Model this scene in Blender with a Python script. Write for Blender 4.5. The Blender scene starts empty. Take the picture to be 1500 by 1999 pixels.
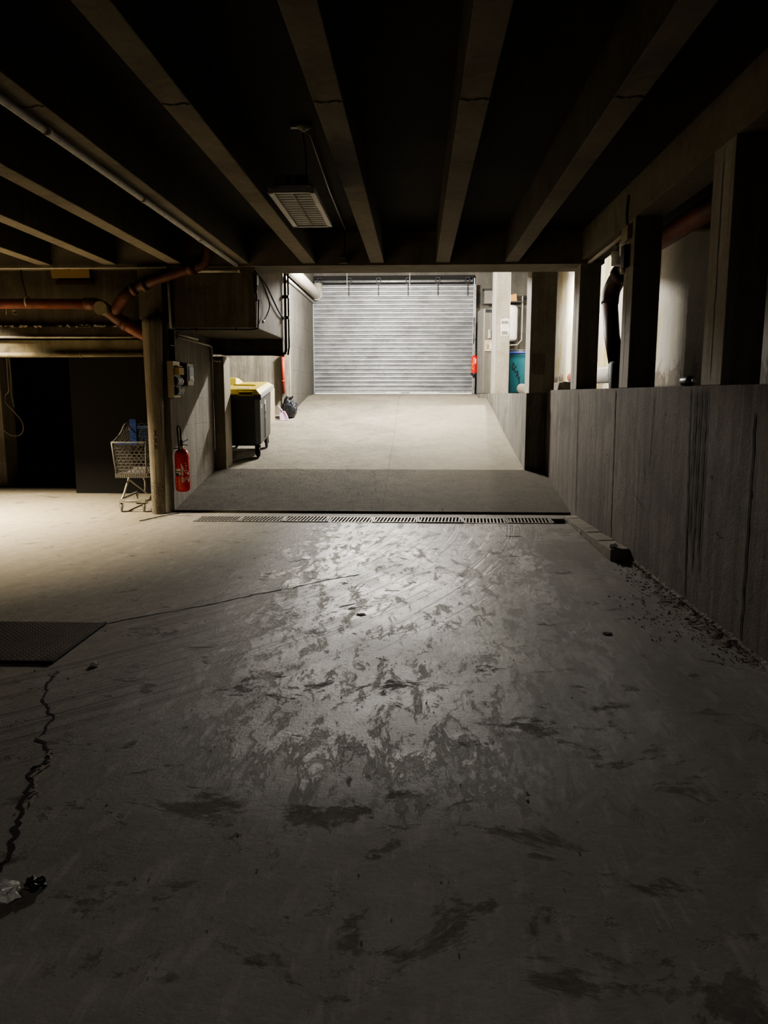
import bpy, math, random
from mathutils import Vector, Matrix, noise
random.seed(7)
PI = math.pi
S = bpy.context.scene
COL = S.collection
V = Vector

# ------------------------------------------------------------------ mesh builder
class MB:
    def __init__(s):
        s.v = []; s.f = []; s.m = []; s.sm = []
    def add(s, vs, fs, mi=0, smooth=False):
        b = len(s.v)
        s.v.extend(V(p) for p in vs)
        for f in fs:
            s.f.append([b + i for i in f]); s.m.append(mi); s.sm.append(smooth)
        return s
    def box(s, x0, y0, z0, x1, y1, z1, mi=0):
        vs = [(x0,y0,z0),(x1,y0,z0),(x1,y1,z0),(x0,y1,z0),(x0,y0,z1),(x1,y0,z1),(x1,y1,z1),(x0,y1,z1)]
        return s.add(vs, [(3,2,1,0),(4,5,6,7),(0,1,5,4),(1,2,6,5),(2,3,7,6),(3,0,4,7)], mi)
    def hexa(s, vs, mi=0):
        return s.add(vs, [(3,2,1,0),(4,5,6,7),(0,1,5,4),(1,2,6,5),(2,3,7,6),(3,0,4,7)], mi)
    def bar(s, a, b, w, h, mi=0, up=(0,0,1)):
        a = V(a); b = V(b); d = (b-a).normalized(); u = V(up)
        if abs(d.dot(u)) > .98: u = V((1,0,0))
        r = d.cross(u).normalized(); u = r.cross(d)
        r = r*w/2; u = u*h/2
        vs = [a-r-u, a+r-u, b+r-u, b-r-u, a-r+u, a+r+u, b+r+u, b-r+u]
        return s.hexa(vs, mi)
    def tube(s, pts, r, n=10, mi=0, smooth=True, cap=True, rs=None):
        pts = [V(p) for p in pts]
        L = len(pts); fr = None; rings = []
        for i, p in enumerate(pts):
            if i == 0: t = pts[1]-pts[0]
            elif i == L-1: t = pts[-1]-pts[-2]
            else: t = (pts[i+1]-p).normalized() + (p-pts[i-1]).normalized()
            t = t.normalized() if t.length > 1e-9 else V((0,0,1))
            if fr is None:
                a = V((0,0,1)) if abs(t.z) < .9 else V((1,0,0))
                fr = t.cross(a).normalized()
            else:
                fr = (fr - t*fr.dot(t)).normalized()
            w = t.cross(fr)
            rr = rs[i] if rs else r
            rings.append([p + (fr*math.cos(2*PI*k/n) + w*math.sin(2*PI*k/n))*rr for k in range(n)])
        vs = [q for ring in rings for q in ring]; fs = []
        for i in range(L-1):
            for k in range(n):
                fs.append((i*n+k, i*n+(k+1)%n, (i+1)*n+(k+1)%n, (i+1)*n+k))
        s.add(vs, fs, mi, smooth)
        if cap:
            s.add(rings[0], [tuple(reversed(range(n)))], mi); s.add(rings[-1], [tuple(range(n))], mi)
        return s
    def lathe(s, prof, o=(0,0,0), n=24, mi=0, smooth=True, M=None):
        o = V(o); vs = []; fs = []
        for r, z in prof:
            for k in range(n):
                p = V((r*math.cos(2*PI*k/n), r*math.sin(2*PI*k/n), z))
                vs.append((M @ p if M else p) + o)
        L = len(prof)
        for i in range(L-1):
            for k in range(n):
                fs.append((i*n+k, i*n+(k+1)%n, (i+1)*n+(k+1)%n, (i+1)*n+k))
        fs.append(tuple(reversed(range(n)))); fs.append(tuple((L-1)*n+k for k in range(n)))
        return s.add(vs, fs, mi, smooth)
    def patch(s, o, r, a0, a1, z0, z1, n=8, mi=0, slant=0.0):
        # a piece of a vertical cylinder's skin
        vs = []; o = V(o)
        for i in range(n+1):
            a = a0 + (a1-a0)*i/n
            d = slant*i/n
            vs.append(o + V((r*math.cos(a), r*math.sin(a), z0+d))); vs.append(o + V((r*math.cos(a), r*math.sin(a), z1+d)))
        return s.add(vs, [(2*i, 2*i+2, 2*i+3, 2*i+1) for i in range(n)], mi, True)
    def prism(s, poly, axis, a0, a1, mi=0, smooth=False):
        # poly: 2D list; axis 'x': (y,z) ; 'y': (x,z); 'z': (x,y)
        def P(u, w, t):
            return {'x': (t,u,w), 'y': (u,t,w), 'z': (u,w,t)}[axis]
        n = len(poly)
        vs = [P(u,w,a0) for u,w in poly] + [P(u,w,a1) for u,w in poly]
        fs = [tuple(range(n)), tuple(reversed(range(n,2*n)))]
        s.add(vs, fs, mi)
        return s.add(vs, [(i, i+n, (i+1)%n+n, (i+1)%n) for i in range(n)], mi, smooth)
    def ribbon(s, pts, w, nrm, mi=0, jit=0.0):
        # flat jagged ribbon on a plane with normal nrm
        pts = [V(p) for p in pts]; nrm = V(nrm); vs = []
        for i, p in enumerate(pts):
            t = (pts[min(i+1,len(pts)-1)] - pts[max(i-1,0)]).normalized()
            d = t.cross(nrm).normalized()
            a = w*(.35+random.random()*jit) if jit else w/2
            b = w*(.35+random.random()*jit) if jit else w/2
            if jit and i in (0, len(pts)-1): a = b = w*.1
            vs += [p - d*a, p + d*b]
        return s.add(vs, [(2*i, 2*i+1, 2*i+3, 2*i+2) for i in range(len(pts)-1)], mi)
    def build(s, name, mats, parent=None, bevel=0, seg=2, local=False, subd=0, fix=True):
        me = bpy.data.meshes.new(name)
        off = V((0,0,0)) if (parent is None or local) else origin(parent)
        me.from_pydata([tuple(p-off) for p in s.v], [], s.f)
        if not isinstance(mats, (list, tuple)): mats = [mats]
        for m in mats: me.materials.append(m)
        me.polygons.foreach_set('material_index', s.m); me.polygons.foreach_set('use_smooth', s.sm)
        me.update()
        if fix:
            import bmesh
            bm = bmesh.new(); bm.from_mesh(me)
            bmesh.ops.remove_doubles(bm, verts=bm.verts, dist=1e-5)
            bmesh.ops.recalc_face_normals(bm, faces=bm.faces); bm.to_mesh(me); bm.free()
        o = bpy.data.objects.new(name, me); COL.objects.link(o)
        if parent: o.parent = parent
        if bevel:
            b = o.modifiers.new('edge', 'BEVEL'); b.width = bevel; b.segments = seg; b.limit_method = 'ANGLE'
        if subd:
            b = o.modifiers.new('sub', 'SUBSURF'); b.levels = subd; b.render_levels = subd
        return o

def origin(o):
    p = V((0,0,0))
    while o: p += o.location; o = o.parent
    return p
def tag(o, label=None, cat=None, group=None, kind=None):
    for k, x in (('label',label),('category',cat),('group',group),('kind',kind)):
        if x: o[k] = x
    return o
def thing(name, label, cat, loc, group=None, kind=None, rot=None):
    o = bpy.data.objects.new(name, None); COL.objects.link(o); o.location = loc
    o.empty_display_size = .1
    if rot: o.rotation_euler = rot
    return tag(o, label, cat, group, kind)
def copy_tree(o, parent=None):
    c = o.copy(); COL.objects.link(c)
    if parent: c.parent = parent
    for ch in list(o.children): copy_tree(ch, c)
    return c
def arc(c, r, a0, a1, n, ax=(1,0,0), ay=(0,0,1)):
    c = V(c); ax = V(ax); ay = V(ay)
    return [c + ax*r*math.cos(a0+(a1-a0)*i/n) + ay*r*math.sin(a0+(a1-a0)*i/n) for i in range(n+1)]
def smooth_path(pts, n=6):
    pts = [V(p) for p in pts]; P = [pts[0]] + pts + [pts[-1]]; out = []
    for i in range(1, len(P)-2):
        a, b, c, d = P[i-1], P[i], P[i+1], P[i+2]
        for k in range(n):
            t = k/n
            out.append(.5*((2*b) + (-a+c)*t + (2*a-5*b+4*c-d)*t*t + (-a+3*b-3*c+d)*t**3))
    out.append(pts[-1]); return out

# ------------------------------------------------------------------ materials
class NT:
    def __init__(s, name):
        s.mat = bpy.data.materials.new(name); s.mat.use_nodes = True
        s.t = s.mat.node_tree; s.t.nodes.clear()
        s.out = s.n('ShaderNodeOutputMaterial'); s.b = s.n('ShaderNodeBsdfPrincipled')
        s.l(s.b.outputs[0], s.out.inputs[0])
        s.tc = s.n('ShaderNodeTexCoord')
        s.P = s.tc.outputs['Object']
    def n(s, typ, **kw):
        n = s.t.nodes.new(typ)
        for k, v in kw.items(): setattr(n, k, v)
        return n
    def l(s, a, b): s.t.links.new(a, b)
    def put(s, sock, val):
        if isinstance(val, bpy.types.NodeSocket): s.l(val, sock)
        else: sock.default_value = val
    def map(s, scale=(1,1,1), rot=(0,0,0), src=None, loc=(0,0,0)):
        m = s.n('ShaderNodeMapping'); m.inputs['Scale'].default_value = scale; m.inputs['Rotation'].default_value = rot
        m.inputs['Location'].default_value = loc
        s.l(src or s.P, m.inputs[0]); return m.outputs[0]
    def noise(s, scale=1, detail=6, rough=.6, src=None, dist=0):
        m = s.n('ShaderNodeTexNoise'); m.inputs['Scale'].default_value = scale; m.inputs['Detail'].default_value = detail
        m.inputs['Roughness'].default_value = rough; m.inputs['Distortion'].default_value = dist
        s.l(src or s.P, m.inputs['Vector']); return m.outputs[0]
    def vor(s, scale=5, src=None, feature='F1'):
        m = s.n('ShaderNodeTexVoronoi', feature=feature); m.inputs['Scale'].default_value = scale
        s.l(src or s.P, m.inputs['Vector']); return m.outputs['Distance']
    def ramp(s, f, stops):
        m = s.n('ShaderNodeValToRGB'); e = m.color_ramp.elements
        while len(e) < len(stops): e.new(.5)
        for i, (p, c) in enumerate(stops):
            e[i].position = p; e[i].color = (c,c,c,1) if isinstance(c,(int,float)) else (*c,1)
        s.l(f, m.inputs[0]); return m.outputs[0]
    def mix(s, f, a, b, mode='MIX'):
        m = s.n('ShaderNodeMix', data_type='RGBA', blend_type=mode)
        for sock, val in ((m.inputs[0], f), (m.inputs[6], a), (m.inputs[7], b)):
            if isinstance(val, tuple): val = (*val, 1)
            s.put(sock, val)
        return m.outputs[2]
    def math(s, op, a, b=0.0, clamp=False):
        m = s.n('ShaderNodeMath', operation=op); m.use_clamp = clamp
        s.put(m.inputs[0], a); s.put(m.inputs[1], b); return m.outputs[0]
    def mrange(s, v, a, b, c=0.0, d=1.0):
        m = s.n('ShaderNodeMapRange', interpolation_type='SMOOTHSTEP')
        s.put(m.inputs[0], v); m.inputs[1].default_value = a; m.inputs[2].default_value = b
        m.inputs[3].default_value = c; m.inputs[4].default_value = d; return m.outputs[0]
    def xyz(s):
        m = s.n('ShaderNodeSeparateXYZ'); s.l(s.P, m.inputs[0]); return m.outputs
    def bump(s, h, strength=.3, dist=.02, nrm=None):
        m = s.n('ShaderNodeBump'); m.inputs['Strength'].default_value = strength; m.inputs['Distance'].default_value = dist
        s.l(h, m.inputs['Height'])
        if nrm: s.l(nrm, m.inputs['Normal'])
        return m.outputs[0]
    def fin(s, col=None, rough=None, nrm=None, metal=None):
        if col is not None: s.put(s.b.inputs['Base Color'], (*col,1) if isinstance(col, tuple) else col)
        if rough is not None: s.put(s.b.inputs['Roughness'], rough)
        if metal is not None: s.put(s.b.inputs['Metallic'], metal)
        if nrm is not None: s.l(nrm, s.b.inputs['Normal'])
        return s.mat

def plain(name, col, rough=.6, metal=0, var=.25, scale=14, bump=.08):
    t = NT(name)
    n = t.noise(scale, 5, .65)
    c = t.mix(t.ramp(n, [(.3,0),(.7,1)]), tuple(x*(1-var) for x in col), tuple(min(1,x*(1+var*.6)) for x in col))
    r = t.math('ADD', t.math('MULTIPLY', n, .2), rough-.1)
    return t.fin(c, r, t.bump(t.noise(scale*6, 3), bump, .005), metal)

def concrete(name, dark, light, stain=(.05,.045,.035), streak=.5, stain_amt=.6, bump=.5, rough=.88, joints=None, pits=.5, blocks=None, bk=1.0):
    t = NT(name)
    big = t.noise(.9, 6, .62)
    fine = t.noise(14, 8, .7)
    c = t.mix(t.ramp(big, [(.32,0),(.68,1)]), dark, light)
    c = t.mix(t.math('MULTIPLY', t.ramp(fine, [(.35,0),(.7,1)]), .35), c, tuple(x*.6 for x in dark))
    # vertical run-down streaks
    st = t.noise(1.0, 6, .65, t.map((9,9,.55)))
    c = t.mix(t.math('MULTIPLY', t.ramp(st, [(.42,1),(.56,0)]), streak*.75), c, tuple(x*.5 for x in dark))
    st2 = t.noise(1.0, 5, .6, t.map((14,14,.8), loc=(3,7,1)))
    c = t.mix(t.math('MULTIPLY', t.ramp(st2, [(.55,0),(.72,1)]), streak*.6), c, tuple(min(1,x*1.45) for x in light))
    # broad grime
    g = t.noise(1.7, 8, .68, t.map((1,1,1), loc=(11,3,5)), .6)
    c = t.mix(t.math('MULTIPLY', t.ramp(g, [(.5,0),(.66,1)]), stain_amt), c, stain)
    h = t.math('ADD', t.math('MULTIPLY', fine, .5), t.math('MULTIPLY', t.noise(60, 4, .7), .25))
    if pits:
        p = t.ramp(t.vor(22, t.map((1,1,.6))), [(.06,0),(.13,1)])
        pm = t.ramp(t.noise(3, 3), [(.5,0),(.6,1)])
        pit = t.math('MULTIPLY', t.math('SUBTRACT', 1.0, p), pm)
        h = t.math('SUBTRACT', h, t.math('MULTIPLY', pit, pits))
        c = t.mix(t.math('MULTIPLY', pit, .7), c, tuple(x*.3 for x in dark))
    if blocks:
        # block coursing: blocks = (axis index along the wall, length, height)
        ax, L, Hh = blocks
        m = t.n('ShaderNodeTexBrick'); m.inputs['Scale'].default_value = 1
        m.inputs['Brick Width'].default_value = L; m.inputs['Row Height'].default_value = Hh
        m.inputs['Mortar Size'].default_value = .008; m.inputs['Mortar Smooth'].default_value = .3
        cx = t.n('ShaderNodeCombineXYZ'); X = t.xyz(); t.l(X[ax], cx.inputs[0]); t.l(X[2], cx.inputs[1])
        t.l(cx.outputs[0], m.inputs['Vector'])
        c = t.mix(t.math('MULTIPLY', m.outputs['Fac'], .35*bk), c, tuple(x*.6 for x in dark))
        h = t.math('SUBTRACT', h, t.math('MULTIPLY', m.outputs['Fac'], .6*bk))
    return t.fin(c, rough, t.bump(h, bump, .03))

def floor_material():
    t = NT('dusty_worn_concrete')
    X = t.xyz()
    big = t.noise(.7, 7, .62, None, .4)
    base = t.mix(t.ramp(big, [(.3,0),(.7,1)]), (.165,.150,.131), (.275,.254,.224))
    # warmer dust away from the wheel track
    dust = t.mrange(X[0], -1.0, -3.5)
    base = t.mix(t.math('MULTIPLY', dust, .6), base, (.36,.305,.205))
    fine = t.noise(9, 9, .7)
    base = t.mix(t.math('MULTIPLY', t.ramp(fine, [(.38,0),(.7,1)]), .35), base, (.12,.105,.085))
    # long brushed wheel scuffs bending toward the drain
    w = t.n('ShaderNodeTexWave', wave_type='RINGS', rings_direction='Z')
    w.inputs['Scale'].default_value = 1.6; w.inputs['Distortion'].default_value = 5; w.inputs['Detail'].default_value = 6; w.inputs['Detail Scale'].default_value = 1.2
    t.l(t.map((1,1,0), loc=(7.5,-9.5,0)), w.inputs['Vector'])
    sc = t.noise(1.0, 7, .7, t.map((14,1.6,1), rot=(0,0,.5)))
    px = t.math('ADD', X[0], 7.5); py = t.math('ADD', X[1], -9.5)
    rr = t.math('SQRT', t.math('ADD', t.math('MULTIPLY', px, px), t.math('MULTIPLY', py, py)))
    cv = t.n('ShaderNodeCombineXYZ'); t.l(t.math('MULTIPLY', rr, 17.0), cv.inputs[0]); t.l(t.math('MULTIPLY', t.math('ARCTAN2', py, px), 4.0), cv.inputs[1])
    arc_n = t.noise(1.0, 4, .6, cv.outputs[0])
    arcs = t.math('MULTIPLY', t.ramp(arc_n, [(.52,0),(.60,1)]), t.math('MULTIPLY', t.mrange(rr, 6.6, 7.3), t.mrange(rr, 9.2, 8.5)))
    scm = t.math('MULTIPLY', t.ramp(sc, [(.5,0),(.62,1)]), t.ramp(w.outputs[0], [(.35,0),(.8,1)]))
    # worn polished lane in the middle, broken by flaking patches
    lane = t.math('MULTIPLY', t.mrange(t.math('ABSOLUTE', t.math('ADD', X[0], .12)), 2.0, .35), t.mrange(X[1], 2.0, 3.6))
    lane = t.math('MULTIPLY', lane, t.mrange(X[1], 9.9, 8.6))
    far = t.mrange(X[1], 4.2, 6.6)
    fl = t.noise(1.0, 12, .82, t.map((7.5,2.6,1), rot=(0,0,-.45)), .35)
    flake = t.ramp(t.math('ADD', fl, t.math('MULTIPLY', t.math('SUBTRACT', lane, .55), .22)), [(.49,0),(.56,1)])
    wet = t.math('MULTIPLY', flake, t.mrange(lane, .08, .5))
    base = t.mix(t.math('MULTIPLY', t.mrange(lane, .1, .9), .30), base, (.12,.107,.088))
    base = t.mix(t.math('MULTIPLY', wet, .45), base, (.22,.205,.18))
    base = t.mix(t.math('MULTIPLY', scm, .3), base, (.40,.37,.31))
    # oily dark scars
    d1 = t.noise(1.9, 12, .76, t.map((1,1.3,1), loc=(4.2,1.7,0)), .5)
    near = t.mrange(X[1], 4.6, 3.0, 0.0, .035)
    scar = t.ramp(t.math('ADD', d1, near), [(.60,0),(.645,1)])
    d2 = t.noise(5.5, 6, .7, t.map((1,1,1), loc=(2,9,0)))
    scar2 = t.math('MULTIPLY', t.ramp(d2, [(.62,0),(.655,1)]), t.ramp(t.noise(.8, 3), [(.42,0),(.6,1)]))
    sc_all = t.math('MAXIMUM', scar, scar2)
    base = t.mix(t.math('MULTIPLY', t.math('MULTIPLY', sc_all, t.ramp(fine, [(.35,1),(.62,.35)])), .8), base, (.028,.025,.02))
    # damp edge patches near the drain at the wall side
    dp = t.math('MULTIPLY', t.ramp(t.noise(1.1, 7, .6, t.map((1,1,1), loc=(9,2,0)), .5), [(.50,0),(.53,1)]), t.math('MULTIPLY', t.mrange(X[0], .3, .9), t.mrange(X[1], 5.5, 7.2)))
    base = t.mix(t.math('MULTIPLY', dp, .5), base, (.115,.098,.072))
    base = t.mix(t.math('MULTIPLY', arcs, .42), base, (.115,.103,.087))
    r = t.mix(t.math('MULTIPLY', wet, t.ramp(t.noise(1.3,5,.6),[(.35,.25),(.65,1)])), (.60,)*3, t.mix(far, (.46,)*3, (.22,)*3))
    r = t.mix(t.mrange(lane, 0, .6, 1.0, 0.0), r, (.80,)*3)
    r = t.mix(sc_all, r, (.85,)*3)
    h = t.math('ADD', t.math('MULTIPLY', fine, .45), t.math('MULTIPLY', t.noise(45, 6, .7), .2))
    h = t.math('ADD', h, t.math('MULTIPLY', flake, .22))
    h = t.math('SUBTRACT', h, t.math('MULTIPLY', sc_all, .5))
    h = t.math('ADD', h, t.math('MULTIPLY', sc, .25))
    h = t.math('SUBTRACT', h, t.math('MULTIPLY', arcs, .3))
    t.b.inputs['Specular IOR Level'].default_value = .55
    return t.fin(base, r, t.bump(h, .55, .02))

def ramp_material(name, a, b, grit):
    t = NT(name)
    X = t.xyz()
    n = t.noise(1.1, 7, .65, None, .3); f = t.noise(26, 8, .75)
    c = t.mix(t.ramp(n, [(.32,0),(.66,1)]), a, b)
    c = t.mix(t.math('MULTIPLY', t.ramp(f, [(.5,0),(.68,1)]), grit), c, tuple(x*.38 for x in a))
    c = t.mix(t.math('MULTIPLY', t.ramp(t.noise(5.5, 9, .78, None, .4), [(.46,0),(.6,1)]), grit*.75), c, tuple(x*.45 for x in a))
    side = t.mrange(t.math('ADD', X[0], t.math('MULTIPLY', n, 1.4)), -.6, 1.7)
    c = t.mix(t.math('MULTIPLY', side, .35 if grit > .5 else .1), c, tuple(min(1,x*1.5) for x in b))
    # central joint line
    j = t.mrange(t.math('ABSOLUTE', t.math('ADD', t.math('ADD', X[0], .42), t.math('MULTIPLY', t.noise(4,3), .02))), .012, .0)
    c = t.mix(t.math('MULTIPLY', j, .6), c, tuple(x*.5 for x in a))
    h = t.math('ADD', t.math('MULTIPLY', f, .6), t.math('MULTIPLY', t.noise(80, 4, .7), .3))
    return t.fin(c, .9, t.bump(h, .55 + .35*grit, .03))

def plaster_material():
    t = NT('stained_peeling_plaster')
    X = t.xyz()
    n = t.noise(1.2, 8, .65, None, .4)
    c = t.mix(t.ramp(n, [(.35,0),(.65,1)]), (.52,.49,.42), (.74,.71,.64))
    y = t.noise(1.0, 6, .6, t.map((2.2,2.2,.7), loc=(2,5,1)))
    c = t.mix(t.math('MULTIPLY', t.math('MULTIPLY', t.ramp(y, [(.48,0),(.6,1)]), t.mrange(X[1], 10.5, 12)), .85), c, (.46,.37,.10))
    k = t.noise(3.0, 9, .75, t.map((1,1,.8), loc=(7,1,2)), .5)
    low = t.mrange(X[2], 2.35, 1.6)
    dk = t.ramp(t.math('ADD', k, t.math('MULTIPLY', t.math('SUBTRACT', low, .5), .22)), [(.56,0),(.60,1)])
    c = t.mix(t.math('MULTIPLY', dk, .8), c, (.14,.105,.075))
    c = t.mix(t.mrange(X[1], 11.8, 10.6, 0, .78), c, (.10,.088,.07))  # near end browner with grime and darkened to paint in shade
    s2 = t.ramp(t.noise(1.0, 7, .7, t.map((30,30,1.4))), [(.6,0),(.66,1)])
    c = t.mix(t.math('MULTIPLY', s2, .4), c, (.22,.18,.12))
    return t.fin(c, .9, t.bump(t.math('SUBTRACT', t.noise(12,8,.7), t.math('MULTIPLY', dk, .6)), .4, .03))

def wood_material():
    t = NT('weathered_timber')
    g = t.noise(1.0, 8, .7, t.map((26,26,.9)), 1.2); b = t.noise(3, 5, .6)
    c = t.mix(t.ramp(g, [(.33,0),(.66,1)]), (.13,.11,.08), (.38,.33,.25))
    c = t.mix(t.math('MULTIPLY', t.ramp(b, [(.5,0),(.68,1)]), .5), c, (.16,.14,.105))
    X = t.xyz()
    dirt = t.math('MULTIPLY', t.mrange(t.math('ADD', X[2], t.math('MULTIPLY', t.noise(16,4,.7), .3)), .62, .52), t.ramp(t.noise(60,3,.6), [(.48,0),(.56,1)]))
    c = t.mix(t.math('MULTIPLY', dirt, .7), c, (.10,.085,.06))
    return t.fin(c, .85, t.bump(t.math('ADD', g, t.math('MULTIPLY', dirt, .3)), .8, .012))

def rust_pipe_material(name, col, dust):
    t = NT(name)
    n = t.noise(6, 8, .7)
    c = t.mix(t.ramp(n, [(.35,0),(.65,1)]), tuple(x*.55 for x in col), col)
    c = t.mix(t.math('MULTIPLY', t.ramp(t.noise(2.5, 6, .7, None, .6), [(.5,0),(.62,1)]), .5), c, dust)
    return t.fin(c, .55, t.bump(t.noise(30,5,.7), .25, .01))

def galvanised_material():
    t = NT('galvanised_slats')
    n = t.noise(1.0, 7, .7, t.map((2.2,1,9))); f = t.noise(1.0, 6, .7, t.map((40,1,6)))
    c = t.mix(t.ramp(n, [(.3,0),(.7,1)]), (.26,.265,.28), (.46,.47,.49))
    c = t.mix(t.math('MULTIPLY', t.ramp(f, [(.55,0),(.72,1)]), .35), c, (.12,.122,.13))
    c = t.mix(t.math('MULTIPLY', t.ramp(t.noise(1.6,5,.6), [(.5,0),(.64,1)]), .3), c, (.14,.14,.145))
    return t.fin(c, t.math('ADD', t.math('MULTIPLY', n, .25), .30), t.bump(f, .1, .01), .72)

def plate_material():
    t = NT('raised_pattern_steel')
    def bars(rot, off):
        m = t.n('ShaderNodeTexBrick'); m.inputs['Scale'].default_value = 1
        m.inputs['Brick Width'].default_value = .05; m.inputs['Row Height'].default_value = .025; m.inputs['Mortar Size'].default_value = .0055
        m.inputs['Mortar Smooth'].default_value = .5
        t.l(t.map((1,1,1), rot=(0,0,rot), loc=(off,0,0)), m.inputs['Vector']); return m.outputs['Fac']
    h = t.math('MAXIMUM', bars(.78, 0), bars(-.78, .01))
    n = t.noise(3, 7, .7)
    c = t.mix(t.ramp(n, [(.3,0),(.7,1)]), (.06,.045,.034), (.13,.105,.084))
    c = t.mix(t.math('MULTIPLY', t.math('SUBTRACT', 1.0, h), .55), c, (.05,.04,.03))
    sp = t.mrange(t.noise(1.0,5,.6,t.map((2.2,3.5,1),loc=(.3,.9,0))), .55, .72)
    c = t.mix(t.math('MULTIPLY', sp, .8), c, (.015,.013,.012))
    return t.fin(c, .6, t.bump(h, .8, .012), .45)

M = {}
M['floor'] = floor_material()
M['ramp_low'] = ramp_material('gritty_dirty_shaded_ramp', (.085,.073,.054), (.135,.117,.09), .75)  # dirty concrete, darkened further with the beam's shadow in the colour
M['ramp_up'] = ramp_material('pale_ramp_concrete', (.215,.193,.15), (.32,.288,.226), .55)
M['retain'] = concrete('stained_retaining_concrete', (.14,.119,.099), (.26,.226,.187), (.055,.048,.04), .65, .5, .45)
M['crack'] = plain('black_crack', (.012,.011,.01), .95)
M['beam'] = concrete('raw_beam_concrete', (.20,.172,.135), (.31,.275,.215), (.09,.075,.055), .12, .5, .5)
M['beamside'] = concrete('shaded_beam_side', (.075,.064,.05), (.125,.108,.085), (.04,.034,.026), .4, .5, .4)  # beam sides toned darker to paint in their shade
M['paleside'] = concrete('lit_side_concrete', (.42,.39,.34), (.60,.57,.51), (.25,.22,.17), .5, .3, .35)  # lighter tone paints in the light falling on the pillar flanks
M['slab'] = concrete('dark_slab_concrete', (.028,.024,.02), (.045,.04,.032), (.015,.013,.011), .2, .4, .3, pits=0)  # one very dark tone over the whole slab
M['pillar'] = concrete('cast_pillar_concrete', (.27,.245,.195), (.44,.405,.33), (.20,.17,.12), .35, .35, .35)
M['wall'] = concrete('grey_wall_concrete', (.19,.17,.14), (.31,.28,.23), (.075,.065,.05), .5, .55, .4)
M['blockwall'] = concrete('grey_block_wall', (.085,.08,.07), (.135,.126,.11), (.05,.045,.04), .35, .45, .5, blocks=(1,.9,.5))
M['cream'] = concrete('streaked_cream_wall', (.25,.225,.175), (.46,.425,.35), (.16,.13,.09), .9, .3, .35)
M['lowwall'] = concrete('damp_low_wall', (.15,.14,.12), (.27,.255,.22), (.06,.063,.063), .85, .65, .4)
M['sidewall'] = concrete('dim_partition_wall', (.16,.143,.118), (.25,.225,.19), (.09,.08,.065), .55, .4, .4, blocks=(1,1.1,.36), bk=.4)
M['boxc'] = concrete('dark_cast_box', (.13,.112,.085), (.22,.19,.145), (.065,.055,.04), .5, .6, .4)
M['oldbeam'] = concrete('blotched_old_beam', (.19,.16,.105), (.36,.31,.2), (.05,.04,.028), .2, .8, .5)
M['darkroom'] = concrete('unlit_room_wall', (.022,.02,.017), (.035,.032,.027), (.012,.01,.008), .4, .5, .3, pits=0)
M['nearblack'] = plain('near_black_wall', (.010,.009,.008), .95)  # near-black colour standing in for shade in the bay and shutter recess
M['plaster'] = plaster_material()
M['wood'] = wood_material()
M['redpipe'] = rust_pipe_material('faded_red_pipe', (.33,.10,.065), (.16,.12,.09))
M['brownpipe'] = rust_pipe_material('rusty_brown_pipe', (.19,.075,.05), (.13,.10,.075))
M['darkpipe'] = rust_pipe_material('dark_maroon_pipe', (.10,.035,.028), (.07,.05,.04))
M['brightred'] = plain('red_painted_pipe', (.30,.035,.018), .5)
M['palepipe'] = plain('pale_grey_pipe', (.55,.53,.49), .5)
M['conduit'] = plain('off_white_conduit', (.60,.55,.46), .45)
M['cable'] = plain('black_cable', (.006,.006,.006), .85)
M['galv'] = galvanised_material()
M['galvplain'] = plain('galvanised_steel', (.34,.345,.35), .38, .6)
M['darksteel'] = plain('dark_steel', (.022,.022,.023), .6, .3)
M['iron'] = plain('worn_cast_iron', (.33,.30,.26), .55, .35, .35, 20)
M['plate'] = plate_material()
M['red'] = plain('glossy_red_paint', (.55,.022,.016), .26, 0, .12)
M['white'] = plain('white_paint', (.78,.77,.74), .45, 0, .1)
M['offwhite'] = plain('aged_white_enamel', (.40,.375,.32), .4, 0, .15)
M['black'] = plain('black_plastic', (.018,.018,.019), .42, 0, .2)
M['brass'] = plain('tarnished_brass', (.5,.42,.25), .4, .7)
M['bin'] = plain('charcoal_bin_plastic', (.058,.06,.064), .5, 0, .15)
M['binlid'] = plain('yellow_bin_plastic', (.80,.62,.075), .42, 0, .1)
M['binrim'] = plain('pale_grey_rim', (.42,.42,.46), .4, 0, .1)
M['bag'] = plain('shiny_dark_bag', (.016,.019,.025), .28, 0, .2)
M['pink'] = plain('lilac_plastic', (.66,.46,.64), .42, 0, .08)
M['blue'] = plain('blue_plastic', (.018,.046,.16), .4, 0, .15)
M['bluedark'] = plain('dull_blue_plastic', (.02,.036,.09), .5, 0, .2)
M['teal'] = plain('teal_drum_plastic', (.006,.085,.12), .42, 0, .12)
M['tealband'] = plain('royal_blue_band', (.015,.03,.17), .4, 0, .1)
M['greyplastic'] = plain('grey_cart_plastic', (.15,.14,.125), .45, 0, .15)
M['cartmetal'] = plain('pale_painted_steel', (.42,.40,.35), .35, .4)
M['rubber'] = plain('grey_rubber', (.22,.21,.185), .7)
M['cabinet'] = plain('grey_beige_enamel', (.155,.145,.125), .4, .1, .12, 5)
M['beige'] = plain('beige_plastic', (.42,.36,.25), .5, 0, .12)
M['clear'] = plain('smoky_cover', (.16,.175,.20), .12, 0, .1)
M['card'] = plain('ochre_board', (.36,.245,.10), .75, 0, .12, 5)
M['paper'] = plain('torn_paper', (.72,.70,.65), .8, 0, .25, 8)
M['orange'] = plain('orange_tan_box', (.48,.24,.06), .6)
M['grit'] = plain('grit', (.30,.265,.21), .9, 0, .6, 40)
M['rubble'] = plain('dark_rubble', (.24,.21,.17), .9, 0, .4, 40)
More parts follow.
